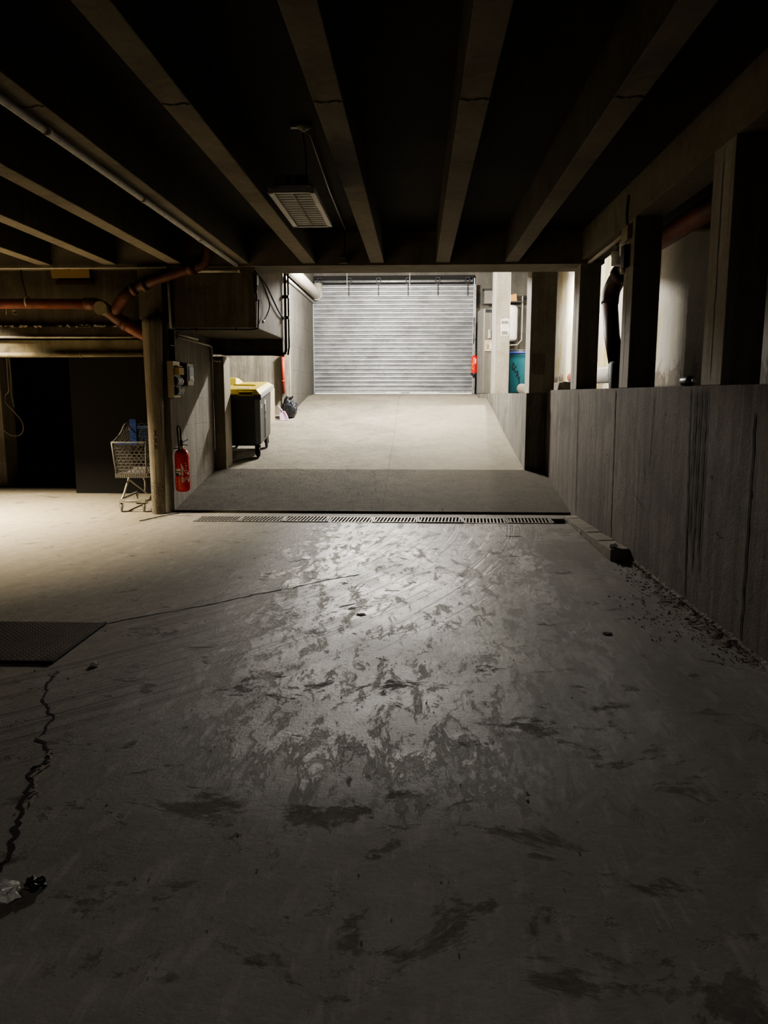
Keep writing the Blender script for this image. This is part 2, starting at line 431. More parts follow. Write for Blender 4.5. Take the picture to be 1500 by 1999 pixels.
M['brickc'] = concrete('mortared_brick', (.22,.19,.15), (.36,.315,.25), (.13,.11,.085), .1, .5, .6)

# ------------------------------------------------------------------ the setting
def struct(name, mb, m, label=None, cat=None, bevel=0):
    o = mb.build(name, m, bevel=bevel)
    return tag(o, label, cat, None, 'structure')

# lower floor with drain channel, cracks lie in it
f = MB()
f.box(-9, -3, -.25, 1.95, 8.92, 0).box(-9, 8.92, -.25, -2.66, 9.30, 0).box(1.80, 8.92, -.25, 1.95, 9.30, 0)
f.box(-9, 9.30, -.25, 1.95, 9.6, 0).box(-9, 9.6, -.25, -3.1, 15, 0).box(-2.66,8.92,-.3,1.80,9.30,-.2,1).box(-2.66,8.921,-.25,1.80,8.926,-.03,1).box(-2.66,9.294,-.25,1.80,9.299,-.03,1)
def jag(pts, n=5, j=.02, z=.0025):
    out = []
    for i in range(len(pts)-1):
        a, b = V((*pts[i],z)), V((*pts[i+1],z))
        for k in range(n):
            p = a.lerp(b, k/n); p.x += random.uniform(-j,j); p.y += random.uniform(-j,j); out.append(p)
    out.append(V((*pts[-1],z))); return out
f.ribbon(jag([(-2.05,4.82),(-1.72,5.11),(-1.45,5.34),(-1.21,5.61),(-1.0,5.78),(-.7,6.1),(-.45,6.3)], 9, .010), .009, (0,0,1), 1, .7)
f.ribbon(jag([(-1.955,3.95),(-1.93,3.79),(-1.847,3.558),(-1.70,3.35),(-1.66,3.135)], 9, .013), .007, (0,0,1), 1, .8)
f.ribbon(jag([(-1.66,3.135),(-1.55,3.016),(-1.52,2.902),(-1.545,2.836),(-1.475,2.696),(-1.439,2.568),(-1.389,2.419),(-1.33,2.243),(-1.317,2.15),(-1.32,2.0)], 7, .014), .010, (0,0,1), 1, .9)
f.ribbon(jag([(-1.55,3.016),(-1.50,2.91),(-1.52,2.80),(-1.45,2.70),(-1.41,2.57)], 8, .012, .006), .007, (0,0,1), 2, .9)
f.ribbon(jag([(.95,8.1),(1.12,8.09)], 4, .006), .03, (0,0,1), 1, .5)
f.ribbon(jag([(-3.3,8.9),(-3.16,9.3),(-3.02,9.55)], 8, .004), .05, (0,0,1), 1, .4)
struct('floor', f, [M['floor'], M['crack'], M['grit']])
struct('floor_base', MB().box(-9.2,-3.2,-.45,3.7,20.4,-.3), M['darkroom'])

RAMP = [(9.6,.0),(9.62,.03),(11.7,.36),(14.5,.765),(16,1.03),(17.5,1.27),(18.8,1.45),(20,1.5),(20.4,1.5)]
def rz(y):
    for (a,za),(b,zb) in zip(RAMP, RAMP[1:]):
        if a <= y <= b: return za+(zb-za)*(y-a)/(b-a)
    return 0
r = MB()
lo = RAMP[:3]; hi = RAMP[2:]
r.prism([(9.6,-.25)] + lo + [(11.7,-.25)], 'x', -3.1, 1.95, 0)
r.prism([(11.7,-.25)] + hi + [(20.4,-.25)], 'x', -5.2, 1.66, 1)
struct('floor_ramp', r, [M['ramp_low'], M['ramp_up']])

# corridor floor behind the retaining wall
cf = MB().box(2.2,-3,1.2,3.5,11.7,1.5).box(1.85,11.7,1.2,3.5,18.45,1.5).box(1.44,18.45,1.2,3.5,20.1,1.5)
struct('floor_corridor', cf, M['lowwall'])

# retaining wall with its joints and cracks
w = MB().box(1.93,-3,-.2,2.22,11.68,1.555)
xw = 1.926
def vj(y0, z0, y1, z1, wd, n=26, j=.008):
    pts = [(xw, y0+(y1-y0)*i/n+random.uniform(-j,j), z0+(z1-z0)*i/n) for i in range(n+1)]
    w.ribbon(pts, wd, (1,0,0), 1, .8)
vj(7.65,1.55,7.58,.05,.014); vj(4.5,1.4,4.48,.03,.012); vj(9.39,1.53,9.3,.1,.010); vj(5.58,1.55,5.44,.05,.010)
for k in range(7): vj(5.22+k*.045,1.555,5.2+k*.045,.25+.12*(k%3),.006+.004*(k%2),18,.003)
vj(6.4,1.5,6.45,.9,.006); 
for k in range(90):
    y = random.uniform(4.2,9); z = random.uniform(.15,1.4); l = random.uniform(.01,.035)
    w.ribbon([(xw,y,z),(xw,y+.003,z+l/2),(xw,y,z+l)], random.uniform(.004,.012), (1,0,0), 1, .6)
for y0,z0,y1,z1 in [(9.0,.62,8.7,.60),(8.9,.5,8.5,.46),(7.5,.75,7.0,.68),(6.9,.62,6.5,.53),(7.9,.9,7.85,.8),(6.6,.95,6.55,.75),(5.0,.62,4.85,.6)]:
    w.ribbon([(xw,y0+(y1-y0)*i/6,z0+(z1-z0)*i/6+random.uniform(-.008,.008)) for i in range(7)], .006, (1,0,0), 2, .5)
struct('wall_retaining', w, [M['retain'], M['crack'], M['lowwall']], 'long grey concrete retaining wall with vertical cracks and joints', 'wall')

struct('wall_low', MB().box(1.63,11.69,-.2,2.21,18.45,1.51), M['lowwall'], 'low damp-streaked concrete parapet beside the ramp', 'wall', .006)

# outer shell
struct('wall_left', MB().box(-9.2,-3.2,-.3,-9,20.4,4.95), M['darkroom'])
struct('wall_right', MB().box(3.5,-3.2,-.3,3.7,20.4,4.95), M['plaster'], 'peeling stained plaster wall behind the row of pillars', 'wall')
struct('wall_front', MB().box(-9,-3.2,-.3,3.5,-3,4.95), M['darkroom'])
wb = MB().box(-9,20.1,-.3,-2.70,20.35,4.95).box(1.45,20.1,-.3,3.5,20.35,4.95).box(-2.70,20.1,4.42,1.45,20.35,4.95)
struct('wall_back', wb, M['blockwall'])
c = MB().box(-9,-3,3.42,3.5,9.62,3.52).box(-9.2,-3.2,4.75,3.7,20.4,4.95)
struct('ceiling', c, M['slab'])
struct('wall_far', MB().box(-2.95,16.28,-.1,-2.65,20.1,4.75), M['blockwall'], 'grey block side wall running up to the roller shutter', 'wall')
nb = MB().box(-5.2,16.22,-.1,-2.84,16.4,4.75)
struct('wall_niche', nb, M['cream'], 'streaked cream wall at the back of the bin recess', 'wall')
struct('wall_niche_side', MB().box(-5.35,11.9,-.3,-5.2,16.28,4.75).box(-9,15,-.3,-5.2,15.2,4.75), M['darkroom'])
struct('wall_partition', MB().box(-3.26,9.62,-.2,-3.1,11.7,2.40), M['sidewall'], 'grey partition wall carrying the hanging fire extinguisher', 'wall')
struct('wall_cart_bay', MB().box(-5.2,11.45,-.2,-3.26,11.69,4.75), M['nearblack'])

# wall over the dark opening, with ledge and old beam
wo = MB()
wo.prism([(9.85,4.7),(9.85,2.36),(9.78,2.34),(9.74,2.215),(9.85,2.19),(10.1,2.19),(10.1,4.7)], 'x', -9, -3.15, 0)
def letter(mb, strokes, ox, oz, y, sc, mi):
    for st in strokes:
        mb.tube([(ox+p[0]*sc, y, oz+p[1]*sc) for p in st], .006, 5, mi)
letter(wo, [[(0,0),(0,1)],[(-.3,1),(.2,1.05)]], -5.33, 2.50, 9.846, .10, 1)
letter(wo, [[(0,0),(.05,1)],[(-.2,.95),(.35,1)]], -5.24, 2.50, 9.846, .10, 1)
letter(wo, [[(.5,.05),(0,.1),(.05,1),(.4,.9)],[(0,.5),(.35,.55)]], -5.15, 2.50, 9.846, .09, 1)
for k in range(38):
    x = random.uniform(-5.5,-3.6); wo.ribbon([(x+i*.02, 9.775, 2.345+random.uniform(-.01,.012)) for i in range(4)], .014, (0,-1,0), 1, .8)
struct('wall_over_opening', wo, [M['boxc'], M['conduit']], 'dark concrete wall above the unlit opening', 'wall')
ob = MB().box(-9,9.80,1.985,-3.20,10.1,2.18)
struct('old_beam', ob, M['oldbeam'], 'blotched stained lintel beam across the top of the unlit opening', 'beam', .008)
struct('concrete_jamb', MB().box(-7.25,12.2,-.1,-6.68,12.6,2.6), M['wall'], 'concrete jamb at the far side of the unlit opening', 'pillar', .01)

# header across the garage, beam behind it, bin recess lintel, cast box
struct('header_beam', MB().box(-9,9.6,3.035,2.22,10.2,4.75).box(2.22,9.6,3.42,3.5,9.75,4.75), M['beam'], 'wide concrete header beam over the foot of the ramp', 'beam')
struct('ceiling_downstand', MB().box(-5.2,14.1,3.70,2.05,14.5,4.75), M['beam'])
struct('recess_lintel', MB().box(-5.2,11.70,2.10,-2.02,12.02,2.33).box(-5.2,11.72,2.3,-3.0,12.02,4.75), M['boxc'], 'dark stained lintel beam over the bin recess', 'beam', .008)
bx = MB().box(-3.02,9.66,2.31,-2.0,11.70,4.75)
struct('cast_box', bx, M['boxc'], 'boxed-out dark concrete bulkhead hanging beside the header', 'bulkhead', .008)

# ceiling beams
ORD = ['first','second','third','fourth','fifth','sixth','seventh','eighth','ninth']
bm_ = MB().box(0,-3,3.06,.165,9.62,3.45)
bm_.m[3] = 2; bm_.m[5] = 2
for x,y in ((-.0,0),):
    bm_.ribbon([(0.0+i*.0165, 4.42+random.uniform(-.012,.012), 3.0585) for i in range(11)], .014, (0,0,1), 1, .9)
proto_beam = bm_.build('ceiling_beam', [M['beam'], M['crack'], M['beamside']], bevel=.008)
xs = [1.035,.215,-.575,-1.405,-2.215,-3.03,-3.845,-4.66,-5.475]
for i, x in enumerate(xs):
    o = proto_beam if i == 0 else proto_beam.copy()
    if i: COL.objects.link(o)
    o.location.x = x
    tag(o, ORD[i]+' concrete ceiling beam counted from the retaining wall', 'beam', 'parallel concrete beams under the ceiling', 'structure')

# pillars of the side wall and the beam on top of them
struct('side_beam', MB().box(1.95,-3,3.08,2.22,9.6,3.45), M['beam'], 'concrete edge beam carried by the pillars on the retaining wall', 'beam', .008)
def pillar(x0,y0,x1,y1,z0,z1,label,m='pillar', groove=True):
    p = MB().box(x0,y0,z0,x1,y1,z1)
    p.m[5] = 2
    if groove:
        ym = y0+.18
        p.ribbon([(x0-.002, ym+random.uniform(-.003,.003), z0+(z1-z0)*i/12) for i in range(13)], .008, (1,0,0), 1, .4)
    o = p.build('concrete_pillar', [M[m], M['crack'], M['paleside']], bevel=.008)
    return tag(o, label, 'pillar', 'concrete pillars beside the drive', 'structure')
pillar(1.95,9.66,2.2,10.02,1.555,3.06,'concrete pillar on the retaining wall at the header corner')
pillar(1.95,7.32,2.2,7.64,1.555,3.08,'concrete pillar on the retaining wall with pale electrical boxes on it')
pillar(1.95,5.10,2.2,5.46,1.555,3.08,'concrete pillar standing above the band of vertical grooves in the retaining wall')
p2 = pillar(1.665,11.7,2.035,12.18,1.51,4.75,'broad dark-faced concrete pillar with a pale square patch', groove=False)
pt = MB(); g = 10
vs = []; 
for i in range(g+1):
    for j in range(g+1):
        jx = random.uniform(-.008,.008) if i in (0,g) else 0; jz = random.uniform(-.02,.012) if j in (0,g) else 0
        vs.append((1.705+.19*i/g+jx, 11.6975, 1.79+.30*j/g+jz))
pt.add(vs, [(i*(g+1)+j,(i+1)*(g+1)+j,(i+1)*(g+1)+j+1,i*(g+1)+j+1) for i in range(g) for j in range(g)])
o = pt.build('painted_patch', M['wall'], p2); o['label'] = 'paler rough square patch'
pillar(1.72,17.5,2.035,18.4,1.51,4.75,'pale evenly lit concrete pillar with a torn paper notice', groove=False)
pillar(-2.84,16.2,-2.655,16.5,.6,4.75,'narrow pale concrete pier at the end of the bin recess wall', 'cream', False)
pillar(-3.10,11.7,-2.93,12.1,.2,2.06,'slim concrete post between partition wall and yellow-lidded bin', 'pillar', False)
pillar(-3.42,9.56,-3.13,9.86,2.41,3.05,'short concrete stub pillar standing on the timber post', 'boxc', False)

# ------------------------------------------------------------------ roller shutter
d = thing('door_1', 'closed galvanised steel roller shutter at the top of the ramp', 'shutter', (-.62,20,1.5), kind='structure')
cur = MB(); pitch = .106; prof = []
z = 1.56; k = 0
while z < 4.16:
    for a, dy in ((0,.008),(.10,-.016),(.30,-.034),(.55,-.040),(.76,-.032),(.88,-.012),(.93,.012)):
        prof.append((19.93+dy, z+a*pitch))
    z += pitch; k += 1
prof.append((19.93, z))
vs = []; NX = 12
for y, zz in prof:
    for i in range(NX+1):
        vs.append((-2.66+4.07*i/NX, y, zz))
cur.add(vs, [(r_*(NX+1)+i, r_*(NX+1)+i+1, (r_+1)*(NX+1)+i+1, (r_+1)*(NX+1)+i) for r_ in range(len(prof)-1) for i in range(NX)], 0, True)
ztop = z
o = cur.build('shutter_curtain', M['galv'], d, fix=False)
bb = MB()
x = -2.66
segs = [(-2.66,-1.6,1.527),(-1.6,-.82,1.533),(-.82,-.42,1.548),(-.42,-.2,1.512),(-.2,.55,1.545),(.55,1.41,1.53)]
for a, b, zz in segs: bb.box(a,19.90,zz,b,19.95,1.585)
bb.build('bottom_bar', M['galvplain'], d, .003)
for xx in (-2.70, 1.385):
    g = MB().box(xx,19.86,1.5,xx+.07,20.0,4.2)
    for q in range(9): g.box(xx+.02,19.852,1.7+q*.28,xx+.035,19.862,1.715+q*.28)
    g.build('guide_rail', M['galvplain'], d, .004)
for q in range(6):
    xx = -2.48 + q*.745
    MB().box(xx-.012,19.872,ztop-.28,xx+.012,19.888,ztop+.03).build('hanging_strap', M['darksteel'], d)
rb = MB().tube([(-2.62,19.98,4.30),(1.38,19.98,4.30)], .035, 12)
rb.build('roller_shaft', M['galvplain'], d)
for q in range(6):
    xx = -2.48 + q*.745
    k_ = MB()
    k_.box(xx-.06,19.92,4.23,xx-.04,20.04,4.38).box(xx+.04,19.92,4.23,xx+.06,20.04,4.38).box(xx-.06,19.915,4.36,xx+.06,20.04,4.38).box(xx-.06,19.915,4.225,xx+.06,20.04,4.24)
    k_.build('shaft_bracket', M['darksteel'], d)
MB().box(-2.66,20.02,4.16,1.41,20.08,4.45).build('top_plate', M['nearblack'], d)
# pull bolt on the door edge
MB().tube([(1.40,19.83,2.75),(1.40,19.83,3.4)], .012, 8).tube([(1.37,19.83,2.86),(1.45,19.83,2.86)], .012, 8).build('side_bolt', M['galvplain'], d)

# ------------------------------------------------------------------ pipes and conduits
def pipe_thing(name, pts, r, m, label, cat='pipe', n=12, group=None, collars=(), cm=None, smoothn=0, kind=None):
    P = smooth_path(pts, smoothn) if smoothn else pts
    mb = MB().tube(P, r, n)
    if not collars:
        return tag(mb.build(name, m), label, cat, group, kind)
    t = thing(name, label, cat, P[0], group, kind)
    mb.build('pipe_run', m, t)
    for a, b, rr in collars:
        MB().tube([a, b], rr, 16).build('collar', cm or m, t)
    return t
# horizontal red pipe with junction over the opening
t = thing('drain_pipe', 'faded red drain pipe branching in a Y above the unlit opening', 'pipe', (-3.86,9.6,2.55))
Y = 9.62
MB().tube([(-8.95,Y,2.63),(-3.99,Y,2.60)], .062, 14).build('horizontal_run', M['redpipe'], t)
MB().tube([(-4.12,Y,2.601),(-3.97,Y,2.60)], .074, 16).build('collar', M['brownpipe'], t)
MB().tube([(-3.99,Y,2.60),(-3.88,9.58,2.56),(-3.74,Y,2.44),(-3.66,9.64,2.38)], .075, 14).build('junction', M['brownpipe'], t)
MB().tube([(-3.87,9.60,2.54),(-3.87,9.47,2.535)], .082, 20).build('inspection_cap', M['oldbeam'], t)
MB().tube([(-3.76,Y,2.45),(-3.70,9.6,2.56),(-3.62,9.58,2.66),(-3.50,9.56,2.755)], .072, 14).build('branch_elbow', M['brownpipe'], t)
MB().tube([(-3.50,9.56,2.755),(-3.20,9.53,2.86),(-2.70,9.50,3.0),(-2.56,9.48,3.05),(-2.50,9.45,3.16),(-2.50,9.44,3.40)], .052, 14).build('upper_branch', M['brownpipe'], t)
for a, b in (((-3.50,9.56,2.755),(-3.45,9.555,2.772)),((-3.36,9.545,2.803),(-3.32,9.542,2.817)),((-2.78,9.506,2.978),(-2.70,9.50,3.0))):
    MB().tube([a,b], .074, 16).build('collar', M['brownpipe'], t)
MB().tube([(-3.68,9.64,2.40),(-3.57,9.66,2.32),(-3.46,9.68,2.25),(-3.30,9.70,2.16)], .072, 14, rs=[.078,.078,.072,.06]).build('lower_branch', M['redpipe'], t)
MB().tube([(-3.66,9.645,2.385),(-3.60,9.655,2.34)], .088, 16).build('collar', M['brownpipe'], t)
MB().tube([(-4.85,Y,2.56),(-4.83,Y,2.70)], .016, 8).tube(arc((-4.84,Y,2.627),.068,0,2*PI,16,(0,1,0),(0,0,1)), .010, 6).build('pipe_clip', M['conduit'], t)
MB().tube([(-4.84,9.6,2.69),(-4.86,9.56,2.9),(-4.87,9.56,3.004)], .007, 6).build('hanger_wire', M['cable'], t)

pipe_thing('conduit_pipe', [(-8.95,9.56,3.018),(-5,9.56,3.024),(-3.06,9.56,3.02)], .014, M['conduit'], 'long thin pale conduit running level under the header beam', 'conduit')
pipe_thing('conduit_pipe', [(-8.95,9.735,2.225),(-4.6,9.735,2.208),(-3.6,9.735,2.205)], .013, M['conduit'], 'thin pale conduit along the ledge above the blotched old beam', 'conduit')
pipe_thing('conduit_pipe', [(-8.95,9.77,2.0),(-5.0,9.77,1.99),(-3.22,9.77,1.993)], .030, M['oldbeam'], 'thick dusty pipe along the bottom edge of the old beam', 'pipe', collars=(((-4.28,9.77,1.99),(-4.26,9.77,1.99),.036),))
pipe_thing('conduit_pipe', [(-2.20,-2.9,3.03),(-2.20,2,3.03),(-2.185,9.5,3.03)], .022, M['palepipe'], 'pale pipe fixed along the underside of a ceiling beam', 'pipe', collars=[((-2.19,yy,3.03),(-2.19,yy+.05,3.03),.027) for yy in (4.7,6.3,7.9)])
pipe_thing('conduit_pipe', [(-3.05,9.60,2.30),(-3.055,9.60,2.92)], .016, M['conduit'], 'short upright pale conduit at the corner of the concrete bulkhead', 'conduit')
pipe_thing('conduit_pipe', [(-2.66,9.57,2.975),(-2.15,9.57,2.975)], .019, M['conduit'], 'short level white tube on top of the concrete bulkhead', 'conduit', collars=(((-2.67,9.57,2.975),(-2.64,9.57,2.975),.022),((-2.18,9.57,2.975),(-2.15,9.57,2.975),.022)))
pipe_thing('conduit_pipe', [(-3.07,9.95,2.255),(-3.07,10.85,2.25)], .015, M['conduit'], 'upper of two parallel pale conduits along the partition wall', 'conduit')
pipe_thing('conduit_pipe', [(-3.07,9.95,2.215),(-3.07,11.5,2.205),(-3.07,11.58,2.18),(-3.07,11.59,2.0),(-3.02,11.62,1.985),(-2.95,11.64,1.985)], .014, M['conduit'], 'lower pale conduit along the partition wall turning down at its end', 'conduit')
cb = thing('cable_bundle', 'upright dark cables rising from the meter boxes under the bulkhead', 'cables', (-3.05,9.62,1.9))
for q in range(5):
    yy = 9.60+.055*q
    MB().tube(smooth_path([(-3.075,yy,1.91),(-3.075,yy,2.1),(-3.075,yy,2.24),(-3.07,yy-.02*(q%2),2.29)],4), .012 if q % 2 else .009, 8).build('cable', M['cable' if q < 4 else 'conduit'], cb)
MB().box(-3.095,9.58,2.09,-3.055,9.86,2.105).build('cable_clip', M['black'], cb)
ub = thing('power_cable', 'black cable clipped under the front edge of the concrete bulkhead', 'cable', (-2.5,9.66,2.29))
MB().tube([(-3.0,9.68,2.295),(-2.1,9.68,2.290),(-2.03,9.66,2.29),(-1.985,9.72,2.31),(-1.985,9.74,2.40),(-1.985,9.80,2.66)], .009, 8).build('cable_run', M['cable'], ub)
for xx in (-2.75,-2.25): MB().box(xx-.01,9.665,2.275,xx+.01,9.70,2.32).build('cable_clip', M['black'], ub)
lp = smooth_path([(-1.99,9.45,2.93),(-1.96,9.72,2.93),(-1.95,10.1,2.80),(-1.95,10.33,2.66),(-1.96,10.2,2.52),(-1.97,9.98,2.42)],6)
t = thing('loose_cable', 'loose black cable looping down the lit side of the bulkhead', 'cable', (-1.97,9.9,2.5))
MB().tube(lp, .008, 8).build('cable_run', M['cable'], t)
MB().box(-1.99,9.50,2.80,-1.94,9.60,2.92).tube([(-1.975,9.55,2.82),(-1.975,9.6,2.62)],.02,8).build('junction_box', M['black'], t)
MB().tube([(-1.97,9.99,2.425),(-1.97,9.95,2.40)], .016, 8).build('plug_end', M['white'], t)
pipe_thing('edge_cable', smooth_path([(-1.98,9.6,2.97),(-1.97,10.2,2.90),(-1.97,11.1,2.66),(-1.97,11.60,2.60)],5), .011, M['cable'], 'dark cable sloping across the top of the bulkhead side', 'cable')
dc = thing('down_pipe', 'dark conduit dropping from the header then bending along the recess lintel', 'conduit', (-1.95,11.6,2.4))
MB().tube([(-1.965,11.65,3.40),(-1.965,11.65,2.14),(-1.985,11.66,2.10),(-2.05,11.67,2.085),(-2.9,11.675,2.09),(-3.02,11.675,2.12),(-3.03,11.675,2.22)], .02, 10).build('pipe_run', M['cable'], dc)
MB().tube([(-1.93,11.72,3.42),(-1.93,11.72,2.2),(-1.95,11.72,2.08)], .014, 8).build('thin_cable', M['cable'], dc)
for zz in (2.6,2.9): MB().box(-2.0,11.62,zz,-1.91,11.69,zz+.04).build('pipe_clip', M['darksteel'], dc)
pipe_thing('sprinkler_pipe', [(-2.7,12.05,2.13),(-2.25,12.055,2.11),(-2.06,12.05,2.09)], .026, M['brightred'], 'short dark red pipe under the recess lintel', 'pipe')
t = thing('riser_pipe', 'bright red upright pipe on the cream recess wall', 'pipe', (-2.80,16.16,1.5))
MB().tube([(-2.80,16.16,1.50),(-2.80,16.16,2.32)], .034, 12).build('pipe_run', M['brightred'], t)
MB().tube([(-2.80,16.16,1.74),(-2.80,16.16,1.78)], .04, 12).build('collar', M['brightred'], t)
# big pale duct at the top of the far side wall
t = thing('ventilation_duct', 'pale rounded duct running along the top of the block side wall', 'duct', (-2.5,18,3.9))
MB().tube([(-2.50,12.2,3.92),(-2.50,19.55,3.92),(-2.50,19.66,3.98),(-2.50,19.70,4.2)], .12, 16).build('duct_run', M['offwhite'], t)
MB().tube([(-2.50,19.42,3.92),(-2.50,19.5,3.92)], .135, 16).build('collar', M['offwhite'], t)
MB().tube([(-2.62,12.2,3.78),(-2.62,19.8,3.78)], .03, 8).build('side_tube', M['palepipe'], t)
pipe_thing('soil_pipe', smooth_path([(-2.45,18.6,4.44),(-.9,18.6,4.42),(-.7,18.6,4.45),(-.55,18.6,4.6),(-.52,18.6,4.74)],4), .06, M['offwhite'], 'pale brown pipe hung above the shutter near the ceiling', 'pipe')
for xx,zz,ll,lab in ((-1.72,19.2,.75,'thin pale wire hanging in front of the shutter near its guide rail'),(-.20,19.2,.95,'thin pale wire hanging in front of the middle of the shutter')):
    pipe_thing('hanging_wire', [(xx,zz,4.74),(xx,zz,4.74-ll)], .005, M['conduit'], lab, 'wire', 6)

# side corridor pipes
t = thing('soil_pipe', 'large dark maroon pipe behind the pillars bending steeply down', 'pipe', (2.6,9.9,2.2))
MB().tube([(2.72,-2.9,3.22),(2.72,9.15,3.21),(2.69,9.5,3.19)], .105, 18).build('upper_run', M['redpipe'], t)
MB().tube(smooth_path([(2.69,9.45,3.19),(2.66,9.8,3.15),(2.58,10.2,3.02),(2.52,10.42,2.84),(2.5,10.42,2.66)],4), .112, 18).build('elbow', M['darkpipe'], t)
MB().tube([(2.5,10.42,2.68),(2.5,10.25,2.25),(2.5,9.96,1.9)], .10, 18).build('sloping_run', M['darkpipe'], t)
for a, b in (((2.64,9.9,3.12),(2.62,9.98,3.10)),((2.585,10.15,3.035),(2.56,10.25,2.99))): MB().tube([a,b], .125, 18).build('collar', M['darkpipe'], t)
MB().tube(smooth_path([(2.52,9.95,1.86),(2.5,9.85,1.7),(2.5,9.8,1.58),(2.5,9.8,1.51)],3), .115, 16).build('drop_elbow', M['darksteel'], t)
t = thing('waste_pipe', 'pale grey waste pipe with dark collars lying low along the plaster wall', 'pipe', (2.75,13,1.75))
MB().tube([(2.88,10.4,1.77),(2.88,11.2,1.78),(2.86,13.9,1.80)], .125, 18).build('pipe_run', M['palepipe'], t)
for yy in (10.85,13.85): MB().tube([(2.87,yy,1.79),(2.87,yy+.06,1.79)], .15, 18).build('collar', M['darksteel'], t)
MB().tube([(2.86,13.9,1.80),(2.86,14.6,1.80)], .09, 14).build('reddish_stub', M['redpipe'], t)
ck = MB().prism([(2.26,1.5),(2.78,1.5),(2.74,1.66),(2.68,1.68),(2.56,1.68),(2.40,1.70),(2.30,1.68)], 'y', 12.75, 13.35)
ck.build('concrete_cradle', M['plaster'], t, .01)
for k_, (x, y, z, lab) in enumerate(((2.12,8.62,2.93,'pale round cable cap under the edge beam, lower of two'),(2.12,8.28,2.97,'pale round cable cap under the edge beam, upper of two'))):
    t = thing('cable_gland', lab, 'cable cap', (x,y,z-.09), 'pale cable caps under the edge beam')
    MB().lathe([(.052,-.075),(.056,-.07),(.058,.02),(.064,.025),(.064,.07),(.05,.078)], (x,y,z), 16).build('cap_body', M['white'], t)
    MB().tube([(x,y,z+.07),(x,y,3.075)], .022, 8).build('cap_stem', M['palepipe'], t)
pipe_thing('cable_tray', [(2.03,9.55,3.045),(2.03,7.66,3.055)], .022, M['conduit'], 'pale tube under the edge beam leading to the cable caps', 'tube')
t = thing('switch_box', 'pale electrical boxes fixed to the pillar beside the cable caps', 'electrical box', (1.93,7.5,2.8))
MB().box(1.905,7.40,2.90,1.948,7.62,3.03).build('box_cover', M['beige'], t, .006)
MB().box(1.895,7.44,2.66,1.948,7.56,2.86).build('black_box', M['black'], t, .006)
MB().tube([(1.925,7.60,2.62),(1.925,7.60,2.80)], .022, 8).build('cable_end', M['white'], t)
MB().tube(smooth_path([(1.93,7.5,3.03),(1.92,7.5,3.15),(1.925,7.48,3.3)],4), .012, 8).build('cable', M['cable'], t)

# ------------------------------------------------------------------ drain grates
gx = [-2.655,-2.12,-1.585,-1.05,-.515,.02,.555,1.09]
gm = MB(); L = .527; D0, D1 = -.185, .185
gm.box(0,D0,-.045,L,D0+.022,.004).box(0,D1-.022,-.045,L,D1,.004).box(0,D0,-.045,.016,D1,.004).box(L-.016,D0,-.045,L,D1,.004)
n = 12
for i in range(n):
    xx = .016 + (L-.032)*(i+.5)/n
    gm.bar((xx-.012,D0+.02,-.001),(xx+.012,D1-.02,-.001), .0165, .005)
gm.build('drain_grate', M['iron'])
g0 = bpy.data.objects['drain_grate']
dl = ['cast iron slotted drain grate lying closest to the timber post','slotted drain grate second in the row from the timber post','slotted drain grate third in the row from the timber post',
      'slotted drain grate fourth in the row from the timber post','slotted drain grate at mid ramp, just past the ramp centre joint','slotted drain grate third in the row from the brick kerb',
      'slotted drain grate second in the row from the brick kerb','slotted drain grate touching the end of the brick kerb']
for i, x in enumerate(gx):
    o = g0 if i == 0 else g0.copy()
    if i: COL.objects.link(o)
    o.location = (x, 9.11+random.uniform(-.012,.012), .003+.003*(i%3)); o.rotation_euler = (random.uniform(-.012,.012), random.uniform(-.006,.006), random.uniform(-.006,.006))
    tag(o, dl[i], 'drain grate', 'row of drain grates at the foot of the ramp')

# ------------------------------------------------------------------ brick kerb
kb = MB(); y = 9.28
heights = 9
for i in range(heights):
    y1 = y - .265; h = .04+.065*(i+1)/heights; x0 = 1.78-.03*i/heights
    h += random.uniform(-.006,.006)
    kb.hexa([(x0+random.uniform(-.008,.008),y1+.008,0),(1.925,y1+.008,0),(1.925,y,0),(x0,y,0),(x0+.006,y1+.008,h),(1.925,y1+.008,h+.006),(1.925,y,h),(x0+.004,y,h-.006)])
    y = y1
o = kb.build('brick_kerb', M['brickc'], bevel=.008); tag(o, 'low mortared brick kerb along the foot of the retaining wall', 'kerb')
sp = MB()
for i in range(16):
    yy = 9.2-2.4*i/15
    sp.add([(1.60+random.uniform(-.05,.05),yy-.12,.001),(1.80,yy-.12,.03),(1.80,yy+.12,.03),(1.60+random.uniform(-.05,.05),yy+.12,.001)], [(0,1,2,3)], 0, True)
# ------------------------------------------------------------------ timber post
tp = MB(); rings = []; NZ = 40; NA = 40
for i in range(NZ+1):
    z = 2.41*i/NZ
    for k in range(NA):
        a = 2*PI*k/NA
        r_ = .083 + .040*(z/2.41)**1.3
        r_ *= 1 + .035*noise.noise(V((math.cos(a)*2.2, math.sin(a)*2.2, z*.6))) + .03*(noise.noise(V((math.cos(a)*9, math.sin(a)*9, z*.35)))) 
        if i == NZ: r_ *= .9 + .15*noise.noise(V((a*3,0,1)))
        zz = z + (random.uniform(-.03,.012) if i == NZ else 0)
        rings.append((-3.265 + .022*(z/2.41) + r_*math.cos(a), 9.50 + r_*math.sin(a), zz))
tp.add(rings, [(i*NA+k, i*NA+(k+1)%NA, (i+1)*NA+(k+1)%NA, (i+1)*NA+k) for i in range(NZ) for k in range(NA)] + [tuple(NZ*NA+k for k in range(NA))], 0, True)
post = thing('timber_post', 'weathered round timber post propping the wall beside the shopping cart', 'post', (-3.265,9.5,0))
tp.build('post_shaft', M['wood'], post)
cm_ = MB()
def on_post(u, z):   # u across the face
    return (-3.235+u, 9.405, z)
